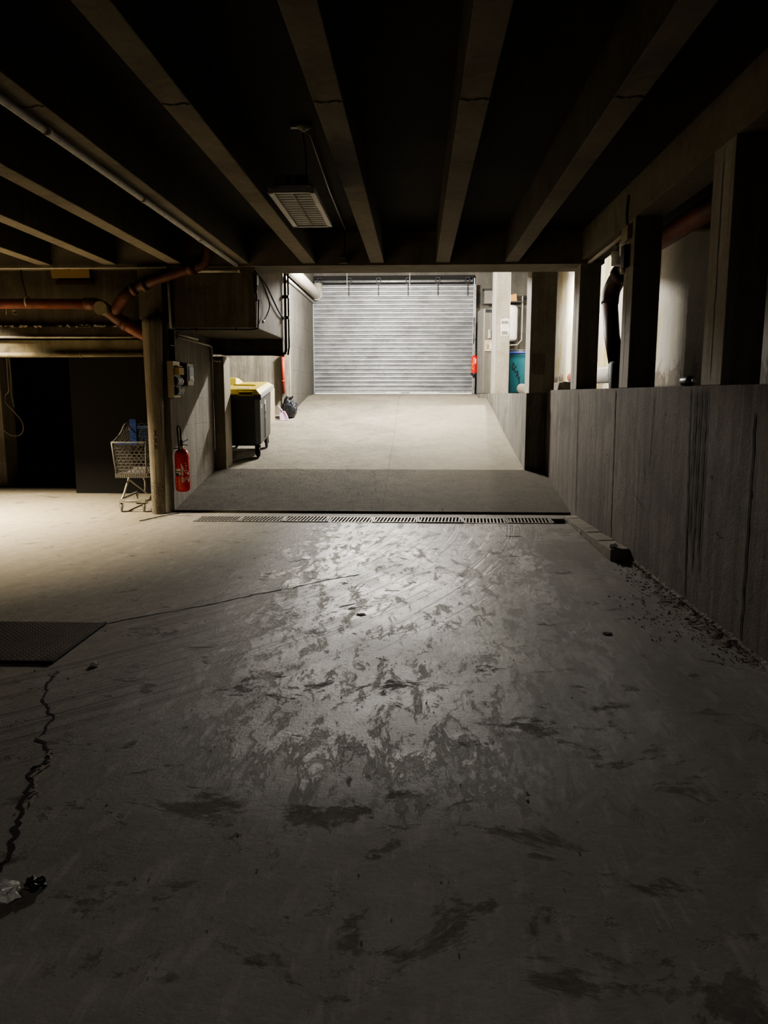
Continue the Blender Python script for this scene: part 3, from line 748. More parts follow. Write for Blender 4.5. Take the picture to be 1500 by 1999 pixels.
for st in ([(-.02,1.06),(.02,.98)],[(.02,1.06),(-.02,.98)],[(-.02,.96),(.02,.90)],[(.02,.96),(-.015,.90)],[(-.01,.88),(-.005,.82)],[(-.005,.87),(.02,.82),(.02,.87)]):
    cm_.tube([on_post(*p) for p in st], .004, 5)
o = cm_.build('carved_mark', M['crack'], post); o['label'] = 'dark crossed marks cut in the post'

# ------------------------------------------------------------------ shopping cart
def hexpanel(mb, q, nu, nv, r):
    q = [V(p) for p in q]
    def P(u, v): return (q[0]*(1-u)+q[1]*u)*(1-v) + (q[3]*(1-u)+q[2]*u)*v
    for j in range(nv):
        for i in range(nu):
            off = .5 if j % 2 else 0
            u0 = (i+off)/nu; du = 1/nu; dv = 1/nv; v0 = j/nv
            if u0+du > 1.001: continue
            pts = [(u0,v0+.5*dv),(u0+.22*du,v0+dv),(u0+.78*du,v0+dv),(u0+du,v0+.5*dv),(u0+.78*du,v0),(u0+.22*du,v0)]
            pp = [P(min(u,1),min(v,1)) for u, v in pts]
            for a, b in ((0,1),(1,2),(2,3),(3,4),(4,5),(5,0)) : mb.tube([pp[a],pp[b]], r, 4, smooth=False, cap=False)
ct = thing('shopping_cart', 'grey plastic mesh shopping cart with blue trim behind the timber post', 'shopping cart', (-3.64,9.62,0), rot=(0,0,.03))
# local frame: x across, y away from camera
bk = MB()
fw0, fw1, bw0, bw1 = .19, .215, .255, .285
F0, F1, B0, B1 = .0, -.05, .80, .86
zb, zf, zk = .47, .90, 1.10
A = (-fw0,F0,zb); B = (fw0,F0,zb); C_ = (fw1,F1,zf); Dq = (-fw1,F1,zf)
hexpanel(bk, [A,B,C_,Dq], 7, 11, .0032)
El = (-bw0,B0,zb+.02); Er = (bw0,B0,zb+.02); Gl = (-bw1,B1,zk); Gr = (bw1,B1,zk)
hexpanel(bk, [A,El,Gl,Dq], 11, 11, .0026); hexpanel(bk, [B,Er,Gr,C_], 11, 11, .0026)
hexpanel(bk, [El,Er,Gr,Gl], 7, 10, .002)
for i in range(15):
    u = i/14; x = -fw0-.005+(2*fw0+.01)*u; bk.bar((x,F0-.008,zb-.03),(x,F0-.012,zb+.03),.014,.02)
    a = V(A).lerp(V(El),u); b = V(B).lerp(V(Er),u); bk.tube([a,b], .006, 4)
for i in range(13):
    v = i/12
    for P0,P1,P2,P3 in ((A,Dq,El,Gl),(B,C_,Er,Gr)):
        a = V(P0).lerp(V(P1),v); bk.bar(a+V((0,-.006,0)), a+V((0,.03,0)), .012, .018)
bk.build('basket', M['greyplastic'], ct, local=True, fix=False)
rim = MB().tube(smooth_path([Gl,(-.27,.62,1.09),(-.245,.38,.99),(-.225,.10,.91),(-.205,-.035,.895),(-.17,-.055,.892),(0,-.06,.89),(.17,-.055,.892),(.205,-.035,.895),(.225,.10,.91),(.245,.38,.99),(.27,.62,1.09),Gr],4), .014, 8)
for P0,P1 in ((A,B),(A,El),(B,Er),(El,Er)): rim.tube([P0,P1], .016, 6)
for P0,P1 in ((A,Dq),(B,C_)): rim.tube([P0,P1], .012, 6)
rim.build('basket_rim', M['greyplastic'], ct, local=True)
MB().box(-.145,-.075,.868,.125,-.045,.893).build('front_trim', M['blue'], ct, .008, local=True)
ph = MB().tube([(-.29,.93,1.05),(.29,.93,1.05)], .016, 10); ph.build('push_handle', M['blue'], ct, local=True)
for q in (-1,1): MB().bar((.285*q,.84,1.02),(.29*q,.93,1.05),.03,.03).build('handle_arm', M['greyplastic'], ct, local=True)
cs = MB(); cs.box(-.235,.70,.84,-.145,.74,1.16)
for q in range(5): cs.box(-.225,.694,.90+.045*q,-.175,.70,.908+.045*q)
cs.build('seat_arm', M['blue'], ct, .012, local=True)
cp = MB()
for q in range(12): x = -.13+.34*q/11; cp.bar((x,.72,.84),(x,.725,1.03),.008,.008)
for q in range(9): z = .84+.19*q/8; cp.bar((-.13,.72,z),(.21,.72,z),.008,.008)
cp.box(-.14,.71,1.03,.22,.735,1.06).box(.06,.71,1.06,.24,.735,1.09).box(-.14,.71,.82,.22,.735,.85)
cp.build('child_seat_back', M['bluedark'], ct, local=True)
fr = MB()
fr.tube(smooth_path([(.20,.78,.155),(.20,.30,.15),(.185,.05,.148),(.15,.0,.146),(0,-.015,.146),(-.15,.0,.146),(-.185,.05,.148),(-.20,.30,.15),(-.20,.78,.155)],5), .018, 10)
fr.build('base_frame', M['cartmetal'], ct, local=True)
MB().bar((-.17,-.018,.146),(.17,-.018,.146),.016,.05).build('bumper_bar', M['cartmetal'], ct, local=True)
lg = MB().tube(smooth_path([(-.17,.06,.15),(-.15,.10,.20),(-.12,.16,.34),(-.09,.20,.44),(-.06,.30,.455)],4), .014, 8); lg.build('upright_tube', M['cartmetal'], ct, local=True)
MB().tube(smooth_path([(.19,.10,.15),(.20,.20,.24),(.19,.30,.44)],4), .014, 8).build('upright_tube', M['cartmetal'], ct, local=True)
MB().tube([(-.11,.20,.40),(-.02,.62,.17)], .010, 8).build('brace_tube', M['cartmetal'], ct, local=True)
MB().tube(smooth_path([(-.06,.5,.45),(-.03,.6,.34),(-.04,.62,.17)],4), .012, 8).build('upright_tube', M['cartmetal'], ct, local=True)
MB().bar((-.08,.05,.452),(.2,.05,.452),.012,.012).bar((-.02,.12,.44),(.2,.12,.44),.01,.01).build('basket_support', M['cartmetal'], ct, local=True)
for (wx, wy) in ((-.155,.02),(.135,.02),(-.2,.74),(.2,.74)):
    cmx = Matrix.Rotation(.35,4,'Z') @ Matrix.Rotation(PI/2,4,'Y')
    w_ = thing('caster', None, None, (wx,wy,.0)); w_.parent = ct
    def cadd(mb, name, m): 
        o = mb.build(name, m, w_, local=True)
    tyre = MB().lathe([(.036,-.016),(.054,-.014),(.060,-.006),(.060,.006),(.054,.014),(.036,.016)], (0,.0,.060), 20, M=cmx); cadd(tyre,'tyre',M['rubber'])
    hub = MB().lathe([(.006,-.017),(.034,-.014),(.034,.014),(.006,.017)], (0,0,.060), 16, M=cmx); cadd(hub,'hub',M['black'])
    R = Matrix.Rotation(.35,4,'Z'); fk = MB()
    for sx in (-.024,.024):
        a = R @ V((sx,.012,.052)); b = R @ V((sx,-.004,.125)); fk.bar(a, b, .02, .006, up=R @ V((1,0,0)))
    fk.lathe([(.03,0),(.03,.012),(.012,.014),(.012,.022)], (0,0,.118), 14); cadd(fk,'fork',M['cartmetal'])

# ------------------------------------------------------------------ fire extinguishers
def extinguisher(name, label, loc, h, r, face, hosed):
    t = thing(name, label, 'fire extinguisher', loc, 'wall-hung fire extinguishers')
    o = (0,0,0)
    MB().lathe([(r*.55,0),(r*.86,.012),(r*.97,.035),(r,.07),(r,h-.10),(r*.96,h-.06),(r*.80,h-.028),(r*.5,h-.008),(r*.25,h)], o, 36).build('cylinder_body', M['red'], t, local=True)
    vb = MB().lathe([(.026,h-.006),(.026,h+.03),(.018,h+.034),(.018,h+.07)], o, 16)
    vb.build('valve', M['brass'], t, local=True)
    d = V((math.cos(face), math.sin(face), 0)); s_ = V((-d.y, d.x, 0))
    hd = MB().bar(V((0,0,h+.055)), d*.10+V((0,0,h+.05)), .02, .01).bar(V((0,0,h+.075)), d*.115+V((0,0,h+.125)), .02, .008)
    hd.build('squeeze_lever', M['galvplain'], t, local=True)
    lab = MB()
    if hosed:
        hs = MB().tube(smooth_path([V((0,0,h+.05)) - s_*.0, V((.0,-.01,h+.16)), V((.0,-.015,h+.25)), V((-.015,-.04,h+.292)), V((-.02,-.075,h+.26)), V((-.01,-.09,h+.15)), V((-.005,-.092,h+.04)), V((0,-.098,h-.04))],6), .012, 10)
        hs.build('hose', M['black'], t, local=True)
        MB().lathe([(.02,h+.035),(.022,h+.04),(.022,h+.11),(.014,h+.115)], o, 12).build('hose_nozzle', M['black'], t, local=True)
        MB().box(-r-.01,-.012,h+.0,-.02,.012,h+.012).build('hanging_bracket', M['black'], t, local=True)
        f0 = -PI/2
        MB().patch(o, r+.0012, f0-.75, f0+.05, .245, .255, mi=0).patch(o, r+.0012, f0-.75, f0+.05, .27, .283).patch(o, r+.0012, f0-.6, f0+.05, .288, .298).build('label_band', M['white'], t, local=True)
        MB().patch(o, r+.0008, f0-.9, f0+.1, .205, .285).build('label_ground', M['black'], t, local=True)
        MB().patch(o, r+.0016, f0-.16, f0+.04, .222, .242).build('white_seal', M['white'], t, local=True)
        lt = MB()
        # slanting white stroke of the emblem and small print columns
        R1 = r+.0015
        for a0, z0, a1, z1, wd in ((f0+.12,.36,f0+.62,.26,.030),):
            vs = []
            for i in range(9):
                a = a0+(a1-a0)*i/8; zz = z0+(z1-z0)*i/8; ww = wd*(1-.5*i/8)
                vs += [(R1*math.cos(a),R1*math.sin(a),zz-ww/2),(R1*math.cos(a),R1*math.sin(a),zz+ww/2)]
            lt.add(vs, [(2*i,2*i+2,2*i+3,2*i+1) for i in range(8)])
        for k in range(6): lt.patch(o, R1, f0+.16, f0+.40, .215+.02*k, .226+.02*k)
        for k in range(7): lt.patch(o, R1, f0+.16, f0+.38, .125+.011*k, .131+.011*k)
        lt.patch(o, R1, f0+.46, f0+.52, .125, .19)
        for k in range(5): lt.patch(o, R1, f0+.7, f0+.7+.12+.1*(k%2), .36-.03*k, .375-.03*k)
        for k in range(4): lt.patch(o, R1, f0+.62, f0+1.25, .19-.012*k, .194-.012*k)
        lt.patch(o, R1, f0+.95, f0+1.25, .22, .26); lt.patch(o, R1, f0+1.05, f0+1.3, .13, .165)
        lt.build('printed_marking', M['white'], t, local=True)
    else:
        MB().lathe([(r*.9,-.03),(r*1.02,-.028),(r*1.02,.03),(r*.9,.032)], o, 28).build('base_ring', M['black'], t, local=True)
        f0 = -PI/2
        MB().patch(o, r+.0015, f0+.0, f0+.35, .26, .38).build('white_label', M['white'], t, local=True)
        MB().patch(o, r+.0015, f0-.75, f0-.3, .12, .13).patch(o, r+.0015, f0-.75, f0-.3, .34, .35).patch(o, r+.0015, f0-.75, f0-.70, .13, .34).patch(o, r+.0015, f0-.7, f0-.35, .22, .235, slant=.06).build('yellow_label', M['binlid'], t, local=True)
        MB().tube(smooth_path([V((0,0,h+.04)),V((r*.7,-.02,h+.03)),V((r*1.0,-.03,h-.05)),V((r*1.03,-.03,h*.6)),V((r*1.03,-.03,h*.3))],5), .01, 8).build('hose', M['black'], t, local=True)
        MB().box(-.03,r,h*.55,.03,r+.035,h*.62).build('hanging_bracket', M['black'], t, local=True)
    return t
extinguisher('fire_extinguisher', 'large red fire extinguisher with looped black hose on the partition wall', (-2.99,9.655,.265), .545, .093, -.35, True)
extinguisher('fire_extinguisher', 'red fire extinguisher with white label hanging beside the roller shutter', (1.435,19.73,1.99), .47, .09, -1.3, False)
# little white box below the far extinguisher
t = thing('control_box', 'small dark control box beneath the extinguisher beside the shutter', 'electrical box', (1.5,19.95,1.75))
MB().box(1.47,19.98,1.66,1.58,20.095,1.92).build('box_cover', M['black'], t, .006)
MB().tube([(1.42,19.9,1.55),(1.42,19.9,1.92)], .02, 8).build('cable', M['palepipe'], t)

# ------------------------------------------------------------------ electric boxes on the partition wall
t = thing('fuse_box', 'beige fuse box with rows of switches on the partition wall', 'fuse box', (-3.06,9.65,1.46))
MB().box(-3.098,9.535,1.455,-3.02,9.82,1.905).build('box_body', M['beige'], t, .008)
MB().box(-3.02,9.56,1.735,-2.955,9.78,1.825).box(-3.02,9.58,1.835,-2.975,9.78,1.85).build('yellow_terminal', M['card'], t, .006)
for zz, ys in ((1.62,(9.60,9.655,9.71,9.765)),(1.50,(9.61,9.68,9.76))):
    MB().box(-3.02,9.565,zz-.015,-2.995,9.80,zz+.095).build('switch_panel', M['darksteel'], t, .004)
    for yy in ys:
        sw = MB().box(-2.996,yy-.019,zz-.005,-2.975,yy+.019,zz+.08).build('switch', M['clear'], t, .003)
        MB().box(-2.976,yy-.009,zz+.02,-2.962,yy+.009,zz+.06).build('toggle', M['white'], sw)
t = thing('meter_box', 'rounded electric meter with a pale band on the partition wall', 'meter', (-3.03,10.05,1.58))
MB().box(-3.098,9.90,1.60,-3.0,10.22,1.90).build('back_box', M['black'], t, .01)
MB().prism([(9.925,1.60),(10.205,1.60),(10.205,1.90),(9.925,1.90)], 'x', -3.0, -2.955).build('front_cover', M['cabinet'], t, .02)
MB().box(-2.957,9.97,1.665,-2.945,10.175,1.85).build('window', M['clear'], t, .006)
dsc = MB(); 
vs = []
for i in range(13):
    a = PI*i/12
    for rr in (.052,.085): vs.append((-2.9435, 10.075+rr*math.cos(a)*.95, 1.665+rr*math.sin(a)*.75))
dsc.add(vs, [(2*i,2*i+1,2*i+3,2*i+2) for i in range(12)])
o = dsc.build('meter_dial', M['white'], t); o['label'] = 'white arched band in the meter window'

# ------------------------------------------------------------------ wheeled bin
slope = math.atan((.765-.36)/2.8)
bt = thing('wheeled_bin', 'large charcoal wheeled bin with yellow lid standing in the recess', 'bin', (-2.86,12.32,rz(12.32)+.002), rot=(slope,0,0))
bw, bd, bh = .36, 1.12, .84
z0 = .215
bod = MB()
def ring(x, y0, y1, z, c=.07):
    return [(-x+c,y0,z),(x-c,y0,z),(x,y0+c,z),(x,y1-c,z),(x-c,y1,z),(-x+c,y1,z),(-x,y1-c,z),(-x,y0+c,z)]
rs_ = [ring(bw-.045,.10,bd-.09,z0), ring(bw-.035,.07,bd-.07,z0+.03), ring(bw-.004,.02,bd-.02,z0+bh-.06), ring(bw,.015,bd-.015,z0+bh)]
vs = [p for q in rs_ for p in q]
bod.add(vs, [(i*8+k, i*8+(k+1)%8, (i+1)*8+(k+1)%8, (i+1)*8+k) for i in range(3) for k in range(8)] + [tuple(range(7,-1,-1)), tuple(24+k for k in range(8))])
bod.bar((bw-.018,.42,z0+.06),(bw+.004,.42,z0+.62), .008, .014, 1); 
bod.build('bin_body', [M['bin'], M['black']], bt, .012, local=True)
rm = MB().prism(list(zip(*[iter([-bw-.03,-.0,bw+.03,0])]*2)) and [(-bw-.035,-.01),(bw+.035,-.01),(bw+.035,bd+.01),(-bw-.035,bd+.01)], 'z', z0+bh-.075, z0+bh)
rm.build('top_rim', M['binrim'], bt, .015, local=True)
MB().box(-bw-.036,-.022,z0+bh-.085,bw+.036,-.002,z0+bh-.015).build('front_rim', M['bin'], bt, .008, local=True)
lid = MB()
L0 = [(-bw-.03,-.03),(bw+.03,-.03),(bw+.03,bd-.02),(-bw-.03,bd-.02)]
zl = z0+bh
lid.hexa([(*L0[0],zl),(*L0[1],zl),(*L0[2],zl),(*L0[3],zl),(-bw+.04,.02,zl+.075),(bw-.04,.02,zl+.075),(bw-.04,bd-.09,zl+.06),(-bw+.04,bd-.09,zl+.06)])
lid.bar((-.16,.55,zl+.074),(.22,.50,zl+.074),.03,.02); lid.bar((bw-.045,.12,zl+.05),(bw-.045,bd-.2,zl+.045),.03,.03)
lid.hexa([(-bw+.02,.55,zl+.06),(-.12,.55,zl+.06),(-.10,bd-.1,zl+.055),(-bw+.02,bd-.1,zl+.055),(-bw+.06,.80,zl+.16),(-.18,.80,zl+.15),(-.16,bd-.2,zl+.14),(-bw+.06,bd-.2,zl+.15)])
ld = lid.build('lid', M['binlid'], bt, .014, local=True)
sl = MB().box(.06,-.036,zl-.005,.26,-.012,zl+.035); sl.build('handle_slot', M['darkpipe'], ld, .006, local=True)
hr = MB().box(.04,-.040,zl-.018,.28,-.026,zl-.005).box(.04,-.040,zl+.034,.28,-.02,zl+.047).box(.04,-.040,zl-.018,.055,-.022,zl+.047).box(.265,-.040,zl-.018,.28,-.022,zl+.047); hr.build('slot_surround', M['binlid'], ld, local=True)
MB().box(-.02,.1,zl+.074,.2,.2,zl+.0795).build('worn_sticker', M['paper'], ld, local=True)
xs_ = bw+.003
st = MB()
def side(y, z): return (bw-.041+.037*((z-.24)/.78)+.0045, y, z)
def quad_side(mb, y0, y1, za, zb_): mb.add([side(y0,za),side(y1,za),side(y1,zb_),side(y0,zb_)], [(0,1,2,3)])
for (y0,y1,za,zb_) in ((.17,.19,.80,.86),(.21,.26,.85,.86),(.21,.26,.80,.81),(.21,.22,.80,.86),(.25,.26,.80,.86)): quad_side(st,y0,y1,za,zb_)
st.build('white_stencil', M['white'], bt, local=True)
st = MB()
for q in range(5): quad_side(st,.47,.57,.70+.040*q,.733+.040*q)
quad_side(st,.47,.485,.70,.89); quad_side(st,.56,.57,.70,.89)
st.build('white_label', M['white'], bt, local=True)
st = MB()
for q in range(3): quad_side(st,.48,.56,.59+.022*q,.605+.022*q)
st.build('small_label', M['white'], bt, local=True)
for sx in (-1,1):
    for sy, a in ((.16,.5),(bd-.20,.1)):
        w_ = thing('caster', None, None, (sx*(bw-.10),sy,0)); w_.parent = bt
        Rm = Matrix.Rotation(a,4,'Z') @ Matrix.Rotation(PI/2,4,'Y'); R = Matrix.Rotation(a,4,'Z')
        MB().lathe([(.06,-.022),(.09,-.02),(.1,-.01),(.1,.01),(.09,.02),(.06,.022)], (0,0,.1), 24, M=Rm).build('tyre', M['black'], w_, local=True)
        MB().lathe([(.01,-.026),(.055,-.02),(.055,.02),(.01,.026)], (0,0,.1), 16, M=Rm).build('hub', M['darksteel'], w_, local=True)
        fk = MB()
        for q in (-.036,.036): fk.bar(R@V((q,.01,.09)), R@V((q,-.02,.2)), .05, .008, up=R@V((1,0,0)))
        fk.bar(R@V((-.04,-.02,.203)), R@V((.04,-.02,.203)), .09, .012); fk.build('fork', M['darksteel'], w_, local=True)
MB().bar((-.30,.14,z0-.005),(.28,.14,z0-.005),.05,.02).bar((-.30,.35,.17),(.1,.30,.21),.03,.03).build('axle_bar', M['darksteel'], bt, local=True)

# ------------------------------------------------------------------ rubbish bag and dustpan
def blob(name, m, parent, o, sx, sy, sz, seed, fold=1.0, nA=48, nZ=34):
    mb = MB(); vs = []
    for i in range(nZ+1):
        v = i/nZ
        # squat bottom, wider low, gathered at the top
        rr = (.80+.32*math.sin(PI*min(1,v*1.1))**.8)*(1-.50*max(0,(v-.62)/.38)**1.5)
        if v < .08: rr *= (v/.08)**.4*.9+.1
        for k in range(nA):
            a = 2*PI*k/nA
            n1 = noise.noise(V((math.cos(a)*1.6+seed, math.sin(a)*1.6, v*2.6)))
            n2 = noise.noise(V((math.cos(a)*4.5+seed, math.sin(a)*4.5, v*5)))
            n3 = abs(noise.noise(V((math.cos(a)*3+seed*2, math.sin(a)*3+v*2, v*9))))
            q = rr*(1+fold*(.20*n1+.12*n2-.14*n3)*(0.4+v))
            vs.append((o[0]+sx*q*math.cos(a)+.05*v*fold, o[1]+sy*q*math.sin(a), o[2]+sz*(v+.05*fold*n2*(v>.75)-(.10*math.cos(a) if v>.8 else 0))))
    mb.add(vs, [(i*nA+k, i*nA+(k+1)%nA, (i+1)*nA+(k+1)%nA, (i+1)*nA+k) for i in range(nZ) for k in range(nA)] + [tuple(range(nA-1,-1,-1)), tuple(nZ*nA+k for k in range(nA))], 0, True)
    return mb.build(name, m, parent)
bz = rz(15.9)
bg = thing('rubbish_bag', 'shiny dark rubbish bag slumped against the pale pier', 'rubbish bag', (-2.66,15.9,bz))
blob('bag_body', M['bag'], bg, (-2.67,15.9,bz-.01), .16, .14, .41, 3.1, 1.0)
kn = MB()
for a in (-.5,.2,.9,1.7):
    kn.tube(smooth_path([(-2.66+.05*math.cos(a),15.86,bz+.36),(-2.66+.09*math.cos(a),15.84,bz+.41),(-2.66+.12*math.cos(a),15.84,bz+.43+.02*math.sin(5*a))],3), .02, 6, rs=None)
kn.build('gathered_top', M['bag'], bg)
zz = rz(15.62)
dp = thing('dustpan', 'lilac plastic dustpan leaning against the rubbish bag', 'dustpan', (-2.73,15.62,zz), rot=(0,0,0))
pan = MB()
nU = 10; vs = []
for i in range(nU+1):
    v = i/nU; wv = .085*(1-.55*v**2.2)
    y = .02+.06*v; z = .005+.19*v
    vs += [(-wv-.05*v+.03,y,z),(-wv*.6-.05*v+.03,y+.022,z-.004),(wv*.6-.05*v+.03,y+.022,z-.004),(wv-.05*v+.03,y,z)]
pan.add(vs, [(4*i+k,4*i+k+1,4*i+5+k,4*i+4+k) for i in range(nU) for k in range(3)], 0, True)
po = pan.build('pan', M['pink'], dp, local=True, fix=False); sm = po.modifiers.new('t','SOLIDIFY'); sm.thickness = .012
MB().box(-.075,.0,.0,.13,.03,.018).build('pan_lip', M['pink'], dp, .004, local=True)
MB().tube(smooth_path([(-.02,.085,.19),(-.045,.095,.225),(-.085,.11,.27),(-.115,.12,.295)],4), .014, 8).build('handle', M['pink'], dp, local=True)

# plain board behind the bin
o = MB().hexa([(-2.97,14.9,rz(14.9)),(-2.95,14.9,rz(14.9)),(-2.90,15.7,rz(15.7)),(-2.92,15.7,rz(15.7)),(-2.97,14.9,1.62),(-2.95,14.9,1.62),(-2.90,15.7,1.62),(-2.92,15.7,1.62)]).build('leaning_board', M['beige'], bevel=.003)
tag(o, 'pale tan board standing upright behind the wheeled bin', 'board')

# ------------------------------------------------------------------ hanging louvre lamp
lx, ly, lz = -.832, 5.78, 2.80
lf = thing('ceiling_lamp', 'unlit white louvre lamp hanging between two ceiling beams', 'lamp', (lx,ly,lz))
fr = MB(); a, b = .153, .53
fr.box(lx-a,ly-b,lz,lx-a+.035,ly+b,lz+.03).box(lx+a-.035,ly-b,lz,lx+a,ly+b,lz+.03).box(lx-a,ly-b,lz,lx+a,ly-b+.025,lz+.03).box(lx-a,ly+b-.03,lz,lx+a,ly+b,lz+.03)
fr.build('frame', M['white'], lf, .003)
for i in range(15):
    yy = ly-b+.055+(2*b-.11)*i/14
    s_ = MB().hexa([(lx-a+.035,yy-.017,lz+0.013),(lx+a-.035,yy-.017,lz+0.013),(lx+a-.035,yy+.011,lz+0.008),(lx-a+.035,yy+.011,lz+0.008),(lx-a+.035,yy-.017,lz+0.017),(lx+a-.035,yy-.017,lz+0.017),(lx+a-.035,yy+.011,lz+0.012),(lx-a+.035,yy+.011,lz+0.012)])
    s_.build('louvre_slat', M['white'], lf)
MB().box(lx-.003,ly-b+.03,lz+.004,lx+.003,ly+b-.03,lz+.03).build('centre_rib', M['beige'], lf)
MB().box(lx-a+.03,ly-b+.02,lz+.05,lx+a-.03,ly+b-.02,lz+.06).build('reflector', M['darksteel'], lf)
MB().box(lx-a+.02,ly-b+.06,lz+.06,lx+a-.05,ly+b-.06,lz+.125).build('housing', M['cabinet'], lf, .006)
bl = MB().box(lx-.12,ly-b+.01,lz+.06,lx-.03,ly-b+.06,lz+.115).box(lx-.015,ly-b+.01,lz+.06,lx+.03,ly-b+.06,lz+.115); bl.build('ballast', M['card'], lf, .004)
MB().tube(smooth_path([(lx,ly+.05,lz+.125),(lx+.02,ly+.06,lz+.35),(lx-.005,ly+.08,3.36)],5), .006, 6).build('cord', M['cable'], lf)
MB().lathe([(.06,0),(.06,-.02),(.03,-.035),(.01,-.05)], (lx,ly+.08,3.418), 18).box(lx-.09,ly+.05,3.39,lx-.04,ly+.09,3.415).build('ceiling_rose', M['offwhite'], lf)
pipe_thing('conduit_pipe', [(lx+.03,5.98,3.395),(lx-.01,7.6,3.395),(lx-.02,9.35,3.395)], .008, M['galvplain'], 'thin dark conduit along the slab from the louvre lamp', 'conduit', 8)
t = thing('junction_box', 'small grey junction box under the header above the shutter', 'electrical box', (-.9,9.55,3.05))
MB().box(-.95,9.52,3.05,-.85,9.595,3.13).build('box_body', M['boxc'], t, .006)
MB().tube([(-.88,9.58,3.13),(-.87,9.45,3.40)], .008, 6).build('cable', M['cable'], t)

# ------------------------------------------------------------------ left bay details
o = MB().hexa([(-4.57,9.74,2.93),(-4.09,9.74,2.93),(-4.09,9.76,2.93),(-4.57,9.76,2.93),(-4.58,9.70,3.12),(-4.08,9.70,3.12),(-4.08,9.72,3.12),(-4.58,9.72,3.12)])
t = thing('wall_panel', 'ochre rectangular board hung high on the dark wall', 'board', (-4.33,9.75,2.93))
o.build('board_face', M['card'], t, .003)
MB().tube([(-4.33,9.705,3.035),(-4.33,9.74,3.035)], .012, 10).build('fixing_screw', M['darksteel'], t)
MB().box(-4.54,9.78,2.86,-4.08,9.85,2.91).build('lower_batten', M['darkpipe'], t)
lp = smooth_path([(-6.40,12.0,2.3),(-6.43,12.0,2.05),(-6.44,12.0,1.75),(-6.44,12.0,1.55),(-6.52,12.05,1.48),(-6.50,12.0,1.36),(-6.36,12.0,1.2),(-6.25,12.0,1.03),(-6.28,12.0,.88),(-6.42,12.0,.84),(-6.56,12.0,.92),(-6.68,12.0,1.05)],6)
t = thing('looped_cable', 'thin pale cable hanging in a loop by the opening jamb', 'cable', (-6.4,12,1))
MB().tube(lp, .008, 6).build('cable_run', M['rubber'], t)
MB().tube(smooth_path([(-6.42,12.02,2.3),(-6.40,12.02,1.8),(-6.41,12.02,1.5),(-6.38,12.02,1.3)],5), .006, 6).build('second_strand', M['rubber'], t)
sp_ = MB().box(-3.2,4.06,.0,-2.045,4.80,.014)
t = thing('floor_plate', 'rusty patterned steel plate lying over a pit in the floor', 'steel plate', (-2.6,4.4,0))
sp_.build('plate_sheet', M['plate'], t, .002)
MB().box(-2.05,4.05,.0,-2.035,4.81,.018).box(-3.2,4.05,0,-2.04,4.06,.018).build('edge_angle', M['darksteel'], t, .002)
def crumple(name, m, o, r, seed, label, cat, flat=.75):
    mb = MB(); vs = []; nA, nZ = 26, 16
    for i in range(nZ+1):
        th = PI*i/nZ
        for k in range(nA):
            a = 2*PI*k/nA; p = V((math.sin(th)*math.cos(a), math.sin(th)*math.sin(a), math.cos(th)))
            q = r*(1+.55*noise.noise(p*2.3+V((seed,0,0)))+.35*abs(noise.noise(p*5+V((seed,3,0)))))
            vs.append((o[0]+p.x*q*1.25, o[1]+p.y*q, max(.0, o[2]+p.z*q*flat)))
    mb.add(vs, [(i*nA+k, i*nA+(k+1)%nA, (i+1)*nA+(k+1)%nA, (i+1)*nA+k) for i in range(nZ) for k in range(nA)])
    return tag(mb.build(name, m), label, cat)
crumple('crumpled_paper', M['paper'], (-1.235,2.06,.02), .034, 1.7, 'crumpled whitish scrap on the floor beside the wide crack', 'scrap')
crumple('crumpled_paper', M['black'], (-1.165,2.115,.008), .024, 5.3, 'crumpled black scrap touching the whitish one on the floor', 'scrap')
crumple('stone', M['paper'], (-1.79,4.03,.01), .016, 9.1, 'small pale stone near the corner of the steel plate', 'stone')
crumple('stone', M['white'], (1.80,6.98,.13), .028, 4.4, 'white lump sitting on the end of the brick kerb', 'stone')
crumple('stone', M['rubble'], (1.21,4.74,.003), .022, 2.2, 'flat dark stone on the floor nearer the retaining wall', 'stone', .3)
crumple('stone', M['rubble'], (-.377,5.10,.002), .024, 6.2, 'dark flat crumb of dirt in the middle of the worn floor lane', 'stone', .22)

# ------------------------------------------------------------------ things at the top of the ramp and in the corridor
t = thing('metal_cabinet', 'tall grey metal cabinet with rounded edge behind the pale pillar', 'cabinet', (1.75,19.0,1.5))
MB().prism([(1.56,18.72),(1.95,18.72),(1.95,19.55),(1.60,19.55),(1.47,19.45),(1.50,18.82)], 'z', 1.5, 3.50).build('cabinet_body', M['cabinet'], t, .02)
MB().box(1.6,18.705,3.40,1.94,18.72,3.47).box(1.755,18.70,2.72,1.765,18.72,3.4).build('door_seam', M['darksteel'], t)
MB().box(1.59,18.69,2.50,1.80,18.722,2.76).build('control_panel', M['beige'], t, .005)
kk = MB().box(1.62,18.675,2.56,1.67,18.692,2.66); kk.build('lock', M['brass'], t, .004)
MB().box(1.72,18.67,2.56,1.76,18.692,2.68).build('switch', M['white'], t, .004)
MB().box(1.665,18.67,2.80,1.73,18.722,3.0).build('white_socket', M['offwhite'], t, .006)
t = thing('square_casing', 'dark square casing above the metal cabinet', 'casing', (1.8,19.9,3.6))
MB().box(1.62,19.75,3.72,2.0,20.09,4.06).build('casing_body', M['cabinet'], t, .01)
MB().box(1.60,19.735,4.03,2.0,19.748,4.08).box(1.60,19.735,3.7,1.64,19.748,4.06).build('dark_frame', M['black'], t)
pn = MB(); vs = []; g = 8
for i in range(g+1):
    for j in range(g+1):
        vs.append((1.83+.19*i/g+(random.uniform(-.008,.008) if i in (0,g) else 0), 17.492+random.uniform(-.002,.001), 2.77+.37*j/g+(random.uniform(-.012,.012) if j in (0,g) else 0)))
